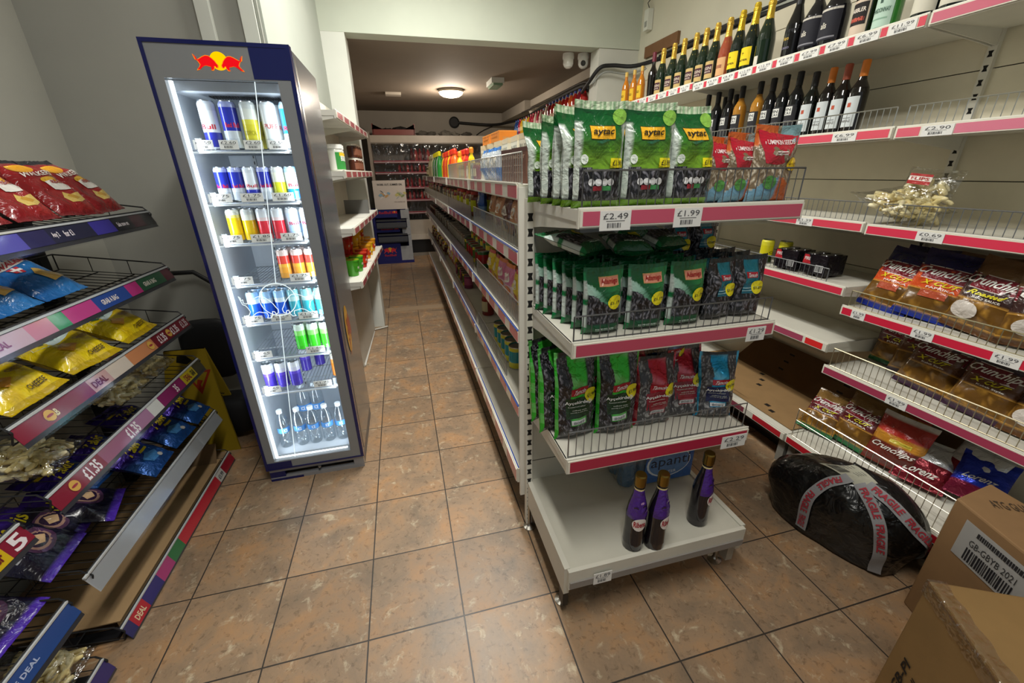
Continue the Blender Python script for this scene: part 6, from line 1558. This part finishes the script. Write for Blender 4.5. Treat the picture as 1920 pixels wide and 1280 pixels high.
cable([(2.02, 4.6, 2.29), (2.20, 5.2, 2.42), (2.22, 6.4, 2.41), (2.20, 7.4, 2.36), (2.13, 8.2, 2.36), (1.9, 8.9, 2.37), (1.19, 9.05, 2.42)], .024, '#191817', 'black pipe bundle running round the rear room to the wall hole')
cable([(2.05, 4.6, 2.33), (2.23, 5.3, 2.47), (2.235, 6.6, 2.46), (2.13, 7.5, 2.42)], .012, '#3a3632', 'thin dark cable above the pipe bundle in the rear room')
cable([(1.62, 9.07, 2.2), (1.75, 9.07, 2.28), (1.95, 9.05, 2.36)], .008, '#2a2724', 'short thin cable hanging on the rear wall')
m = MB(); m.lathe([(.001, 0), (.10, 0), (.10, -.03), (.075, -.04), (.001, -.04)], 'rubber', '#141312', n=20)
o = m.build('pipe_collar'); o.matrix_world = T(1.185, 9.06, 2.42, rx=-PI/2); tag(o, 'black round pipe collar in the rear wall', 'pipe')
m = MB(); m.box((2.395, .3, 2.40), (2.419, 3.9, 2.45), 'plastic', '#a8aba0'); tag(m.build('cable_trunking'), 'grey cable trunking behind the cables along the right wall', 'trunking')
m = MB(); m.box((2.392, 3.66, 2.485), (2.419, 4.17, 2.575), 'cardboard', '#7d5a3c'); tag(m.build('wooden_plank'), 'short brown board fixed high on the right wall near the bulkhead', 'board')
o = tag(empty('alarm_box', (2.395, 4.15, 2.78)), 'small white alarm sensor box hanging high in the corner on its wire', 'sensor')
m = MB(); m.box((-.03, -.035, -.08), (.02, .035, .08), 'plastic', '#dadcd2'); m.box((-.031, -.02, -.055), (-.0295, .02, -.01), 'plastic', '#9a9c94'); m.build('housing', o)
m = MB(); m.tube([(-.0, 0, .08), (-.02, .01, .13), (.01, -.01, .17), (-.01, 0, .22), (.0, .0, .30)], .004, 'rubber', '#3a3a38', 6); m.build('wire', o)
# tube lamps of the front room
for i, y in enumerate((.30, 2.8)):
    x = (.10, .35)[i]
    o = tag(empty('batten_lamp', (x, y, 3.2)), ['long ceiling batten lamp nearest the shop door', 'long ceiling batten lamp over the end display'][i], 'lamp')
    m = MB(); m.box((-.06, -.76, -.05), (.06, .76, -.001), 'painted_steel', '#e0e0da'); m.build('batten', o)
    m = MB(); m.bar((0, -.74, -.065), (0, .74, -.065), .013, 'lamp_glow', '#fff6e2', 10); m.build('tube', o)

# ---- things between rack and fridge
o = tag(empty('wet_floor_sign', (-1.24, 2.46, 0)), 'yellow folding wet floor warning sign behind the crisp rack', 'sign')
SM = Matrix.Rotation(-.05, 4, 'Z')
def panel(mb, yoff, tilt):
    P = [(-.20, 0), (.17, 0), (.145, .20), (.10, .62), (-.10, .62), (-.17, .20)]
    a = [SM @ Vector((x, yoff+tilt*z, z)) for x, z in P]; b = [p+Vector((0, .012, 0)) for p in a]
    n = len(P); mb.add([tuple(p) for p in a+b], [tuple(range(n)), tuple(range(2*n-1, n-1, -1))]+[(k, n+k, n+(k+1) % n, (k+1) % n) for k in range(n)], 'plastic', '#8f7818')
m = MB(); panel(m, -.10, .15)
def sp(x, z, e=.002): return SM @ Vector((x, -.10+.15*z-e, z))
m.add([sp(-.05, .555), sp(.0, .54), sp(.03, .56), (sp(.0, .59)), sp(-.04, .59)], [(0, 1, 2, 3, 4)], 'plastic', '#16140e')
tri = [(-.03, .50), (.11, .50), (.04, .36)]
m.add([sp(*p) for p in tri], [(0, 1, 2)], 'plastic', '#8a2a18'); m.add([sp(.04+(x-.04)*.72, .455+(z-.455)*.72, .003) for x, z in tri], [(0, 1, 2)], 'plastic', '#8f7818')
m.add([sp(.03, .39, .004), sp(.05, .385, .004), sp(.045, .42, .004), sp(.06, .44, .004), sp(.035, .45, .004), sp(.025, .42, .004)], [(0, 1, 2, 3, 4, 5)], 'plastic', '#8a2a18')
m.text('WET FLOOR', sp(-.02, .16, .003), Vector((.66, .11, .74)).normalized(), Vector((-.74, .1, .66)).normalized(), .26, .035, 'plastic', '#1c1a12', .02)
m.build('front_panel', o)
m = MB(); panel(m, .086, -.15); m.build('rear_panel', o)
o = tag(empty('padded_chair', (-1.16, 2.62, 0)), 'black padded chair squeezed between the wet floor sign and the fridge', 'chair')
def pad(cx, cy, cz, rx, ry, rz, c, name, par, e=3.):
    m = MB(); vs = []; fs = []; nu, nv = 20, 10
    for j in range(nv+1):
        a = -PI/2+PI*j/nv
        for k in range(nu):
            b = 2*PI*k/nu
            f = lambda q: math.copysign(abs(q)**(2/e), q)
            vs.append((cx+rx*f(math.cos(a))*f(math.cos(b)), cy+ry*f(math.cos(a))*f(math.sin(b)), cz+rz*f(math.sin(a))))
    for j in range(nv):
        for k in range(nu): fs.append((j*nu+k, j*nu+(k+1) % nu, (j+1)*nu+(k+1) % nu, (j+1)*nu+k))
    m.add(vs, fs, 'rubber', c, True); return m.build(name, par)
pad(-.02, .0, .55, .155, .035, .19, '#101113', 'backrest', o)
pad(.05, -.10, .165, .13, .10, .13, '#0e0e10', 'seat', o)
m = MB(); m.tube([(-.14, .06, 1.00), (-.02, .06, 1.0), (.07, .06, .92), (.115, .06, .78), (.13, .06, .60), (.12, .04, .3), (.10, .0, .04)], .013, 'rubber', '#161618', 8); m.build('tube_frame', o)

# ---- black parcel sack with FRAGILE tape
BC = Vector((1.712, .99, .0)); BR = (.182, .315, .325)
BA = .20
def bag_surf(a, e, off=0.):
    """a = azimuth, e = elevation 0 (floor) to pi/2 (top)"""
    ce, se = math.cos(e), math.sin(e)
    ce = ce*(.80+.24*smooth(0, .75, e))**1.6
    k = 1+.035*math.sin(3*a+1)+.022*math.sin(5*a+4*e)+.018*math.sin(11*a+3*e)*ce+.012*math.sin(17*a-9*e)*(1-abs(2*e/PI-.4))
    x = (BR[0]*k+off)*math.copysign(abs(math.cos(a))**.92, math.cos(a))*ce**.62; y = (BR[1]*k+off)*math.copysign(abs(math.sin(a))**.92, math.sin(a))*ce**.62
    z = .012+(BR[2]+off)*se**1.05*(1-.10*math.cos(a-1.2))
    x2 = x*math.cos(BA)-y*math.sin(BA); y2 = x*math.sin(BA)+y*math.cos(BA)
    return Vector((x2, y2, z))
o = tag(empty('parcel_sack', tuple(BC)), 'bulging black plastic parcel sack wrapped with grey FRAGILE tape, on the floor by the boxes', 'parcel')
m = MB(); nu, nv = 72, 26; vs = []; fs = []
for j in range(nv+1):
    for k in range(nu): vs.append(bag_surf(2*PI*k/nu, .0+(PI/2-.001)*j/nv))
for j in range(nv):
    for k in range(nu): fs.append((j*nu+k, j*nu+(k+1) % nu, (j+1)*nu+(k+1) % nu, (j+1)*nu+k))
vs.append(Vector((0, 0, .004))); c0 = len(vs)-1
for k in range(nu): fs.append((c0, (k+1) % nu, k))
m.add(vs, fs, 'bin_film', '#101112', True); m.build('black_film', o)
def bag_dir(d, off):
    """point of the sack's surface that lies above the floor point d (relative), by a small search"""
    best = None
    for i in range(60):
        e = (PI/2-.002)*i/59
        p = bag_surf(d, e, off)
        best = p if best is None else best
    return best
def xy_surf(x, y, off):
    lo_a = math.atan2(y*math.cos(BA)-x*math.sin(BA), x*math.cos(BA)+y*math.sin(BA))
    r = math.hypot(x, y); lo, hi = 0., PI/2-.001
    xa, ya = x*math.cos(BA)+y*math.sin(BA), -x*math.sin(BA)+y*math.cos(BA)
    a = math.atan2(ya/BR[1], xa/BR[0])
    for _ in range(26):
        e = (lo+hi)/2; p = bag_surf(a, e, off)
        if math.hypot(p.x, p.y) > r: lo = e
        else: hi = e
    p = bag_surf(a, (lo+hi)/2, off); return p
def tape(path, w, words):
    """path of (x, y) points in sack coordinates that may drop down the side as (azimuth, elevation)"""
    P = [Vector(p) for p in path]; Q = []
    for i in range(len(P)-1):
        p0, p1, p2, p3 = P[max(i-1, 0)], P[i], P[i+1], P[min(i+2, len(P)-1)]
        for k in range(8):
            s = k/8; Q.append(.5*((2*p1)+(p2-p0)*s+(2*p0-5*p1+4*p2-p3)*s*s+(3*p1-p0-3*p2+p3)*s**3))
    Q.append(P[-1])
    S3 = [bag_surf(q[0], q[1], .004) for q in Q]
    L = [0]
    for a, b in zip(S3, S3[1:]): L.append(L[-1]+(b-a).length)
    def at(s, t, off):
        s = max(0, min(L[-1]-1e-6, s)); i = max(k for k in range(len(L)-1) if L[k] <= s); f = (s-L[i])/(L[i+1]-L[i]+1e-9)
        q = Q[i].lerp(Q[i+1], f); c = bag_surf(q[0], q[1], off)
        d = (S3[i+1]-S3[i]).normalized()
        e1 = (bag_surf(q[0]+.01, q[1], off)-c); e2 = (bag_surf(q[0], q[1]+.01, off)-c)
        nrm = e1.cross(e2).normalized(); 
        if nrm.dot(Vector((c.x, c.y, c.z-.1))) < 0: nrm = -nrm
        sd = nrm.cross(d).normalized()
        p = c+sd*t
        return p+nrm*(off*.3)
    mb = MB(); n = int(L[-1]/.012); vs = []
    for k in range(n+1):
        for t in (-w/2, 0, w/2): vs.append(at(L[-1]*k/n, t, .006))
    mb.add(vs, [(3*k+j, 3*k+j+1, 3*k+4+j, 3*k+3+j) for k in range(n) for j in (0, 1)]+[(3*k+3+j, 3*k+4+j, 3*k+j+1, 3*k+j) for k in range(n) for j in (0, 1)], 'paper', '#8a8a8c')
    v2, f2, _ = text_geo('FRAGILE', .03)
    for (s0, s1, fl) in words:
        mb.add([at(s0+(s1-s0)*x, (y-.5)*w*.62*(-1 if fl else 1), .009) for x, y in v2], f2, 'paper', '#a02a38')
    return mb.build('fragile_tape', o)
tape([(PI*1.07, 1.28), (PI*1.0, 1.08), (PI*.965, .77), (PI*.956, .49), (PI*.956, .08)], .042, [(.03, .12, False), (.15, .26, False), (.28, .34, False)])
tape([(PI*1.133, 1.22), (PI*1.20, .91), (PI*1.233, .57), (PI*1.256, .34), (PI*1.289, .03)], .040, [(.02, .13, False), (.15, .27, False)])
tape([(PI*1.19, 1.26), (PI*1.30, 1.07), (PI*1.378, .83), (PI*1.50, .49), (PI*1.58, .1)], .040, [(.02, .13, False), (.15, .26, False), (.28, .38, False)])
m = MB(); G_ = []
cA, cB, cC, cD = [bag_surf(PI*a_, e_, 0) for a_, e_ in ((.811, 1.30), (1.056, 1.55), (1.289, 1.32), (1.122, 1.09))]
for j in range(11):
    for k in range(11):
        s_, t_ = j/10, k/10
        p = (cA*(1-s_)+cB*s_)*(1-t_)+(cD*(1-s_)+cC*s_)*t_
        G_.append(xy_surf(p.x, p.y, .007))
m.add(G_, [(j*11+k, j*11+k+1, (j+1)*11+k+1, (j+1)*11+k) for j in range(10) for k in range(10)]+[(j*11+k, (j+1)*11+k, (j+1)*11+k+1, j*11+k+1) for j in range(10) for k in range(10)], 'paper', '#d8d6c4')
for q in range(7):
    s_ = .08+.05*q; P4 = []
    for (a_, b_) in ((s_, .12), (s_+.025, .12), (s_+.025, .5), (s_, .5)):
        p = (cA*(1-a_)+cB*a_)*(1-b_)+(cD*(1-a_)+cC*a_)*b_; P4.append(xy_surf(p.x, p.y, .010))
    m.add(P4, [(0, 1, 2, 3), (3, 2, 1, 0)], 'paper', '#4a4a46')
for q in range(4):
    s_ = .48+.11*q; P4 = []
    for (a_, b_) in ((s_, .15), (s_+.03, .15), (s_+.03, .7), (s_, .7)):
        p = (cA*(1-a_)+cB*a_)*(1-b_)+(cD*(1-a_)+cC*a_)*b_; P4.append(xy_surf(p.x, p.y, .010))
    m.add(P4, [(0, 1, 2, 3), (3, 2, 1, 0)], 'paper', '#77776e')
m.build('shipping_label', o)

# ---- shipping cartons at the lower right
def carton(name, P, h, lab, c):
    o = tag(empty(name, (sum(p[0] for p in P)/4, sum(p[1] for p in P)/4, 0)), lab, 'box')
    U = Matrix.Translation(-o.location); m = MB(); m.M = U; n = 4
    vs = [(x, y, 0) for x, y in P]+[(x, y, h) for x, y in P]
    m.add(vs, [(3, 2, 1, 0), (4, 5, 6, 7)]+[(k, (k+1) % 4, 4+(k+1) % 4, 4+k) for k in range(4)], 'cardboard', c)
    ob = m.build('carton_body', o)
    bv = ob.modifiers.new('bevel', 'BEVEL'); bv.width = .006; bv.segments = 2
    return o, U
# the farther one: left face carries the shipping label
P = [(1.536, .314), (1.80, .33), (1.845, .665), (1.655, .647)]
o, U = carton('shipping_carton', P, .50, 'brown carton with a long shipping label, behind the nearest carton', '#846542')
a = Vector((1.655, .647, 0)); b = Vector((1.536, .314, 0)); ux = (b-a).normalized(); nl = Vector((0, 0, 1)).cross(ux); nl = nl if nl.x < 0 else -nl
def onf(s, z, e=.0025): return a+ux*s+Vector((0, 0, z+.04))+nl*e
m = MB(); m.M = U
m.add([onf(.055, .425), onf(.055, .29), onf(.35, .29), onf(.35, .425)], [(0, 1, 2, 3), (3, 2, 1, 0)], 'paper', '#c9c8c4')
uz = Vector((0, 0, 1))
m.text('GB-GBYB 2021', onf(.09, .355, .004), ux, uz, .14, .022, 'paper', '#2a2a2a', .0)
rnd = random.Random(5); s = .09
while s < .235:
    w = rnd.uniform(.002, .006); m.add([onf(s, .30, .004), onf(s+w, .30, .004), onf(s+w, .345, .004), onf(s, .345, .004)], [(0, 1, 2, 3), (3, 2, 1, 0)], 'paper', '#2e2b2e'); s += w+rnd.uniform(.002, .004)
s = .10
while s < .24:
    w = rnd.uniform(.003, .008); m.add([onf(s, .395, .004), onf(s+w, .395, .004), onf(s+w, .412, .004), onf(s, .412, .004)], [(0, 1, 2, 3), (3, 2, 1, 0)], 'paper', '#3a383a'); s += w+.002
m.add([onf(.275, .31, .004), onf(.34, .31, .004), onf(.34, .33, .004), onf(.275, .33, .004)], [(0, 1, 2, 3), (3, 2, 1, 0)], 'paper', '#a83048')
m.text('B', onf(.28, .34, .004), ux, uz, .02, .025, 'paper', '#3a2a30', .02)
m.build('shipping_label', o)
m = MB(); m.M = U
m.text('ATG GUARANTEED', (1.715, .585, .5025), Vector((.86, -.5, 0)).normalized(), Vector((.5, .86, 0)).normalized(), .19, .035, 'paper', '#3a2f22', .0)
m.build('printed_text', o)
# nearest one: corner at (1.232, .459)
c0 = Vector((1.232, .459, 0)); u1 = Vector((-.125, -.209, 0)).normalized(); u2 = Vector((.209, -.110, 0)).normalized()
P = [c0, c0+u1*.42, c0+u1*.42+u2*.46, c0+u2*.46]
o, U = carton('shipping_carton', [(p.x, p.y) for p in P], .50, 'large brown taped carton nearest the camera, cut off by the lower right corner', '#967648')
nl = -u2
def onb(s, z, e=.0025): return c0+u1*s+Vector((0, 0, z))+nl*e
m = MB(); m.M = U
m.text('FBGB-PI', onb(.075, .085, .003), Vector((0, 0, 1)), -u1, .175, .028, 'paper', '#1f1a16', .02)
m.build('printed_text', o)
m = MB(); m.M = U
m.text('UI', onb(.115, .215, .003), Vector((0, 0, 1)), -u1, .03, .024, 'paper', '#1f1a16', .01)
m.build('printed_text', o)
# glossy packing tape folded over the edge
m = MB(); m.M = U
def rid(s, off_side, off_top):
    return (c0+u1*s+nl*.004+Vector((0, 0, .50-off_side))) if off_top is None else (c0+u1*s+u2*off_top+Vector((0, 0, .504)))
vs = []; n = 40
for k in range(n+1):
    s = .42*k/n; w1 = .040+.003*math.sin(k*1.3); w2 = .036+.003*math.sin(k*.9+1)
    vs += [rid(s, w1, None), rid(s, .012+.002*math.sin(k*2.1), None), c0+u1*s+nl*.003+Vector((0, 0, .503+.0015*math.sin(k*1.7))), rid(s, 0, .012+.002*math.sin(k*2.7)), rid(s, 0, w2)]
m.add(vs, [(5*k+j, 5*k+5+j, 5*k+6+j, 5*k+j+1) for k in range(n) for j in range(4)], 'clear_tape', '#ffffff', True)
m.build('packing_tape', o)

# drop prototypes that were never placed
for _n, _k in list(globals().items()):
    ks = [_k] if isinstance(_k, Kind) else (list(_k.values()) if isinstance(_k, dict) and _k and all(isinstance(q, Kind) for q in _k.values()) else [])
    for q in ks:
        if not q.used:
            for ch in list(q.o.children): bpy.data.objects.remove(ch)
            bpy.data.objects.remove(q.o)
bpy.context.view_layer.update()
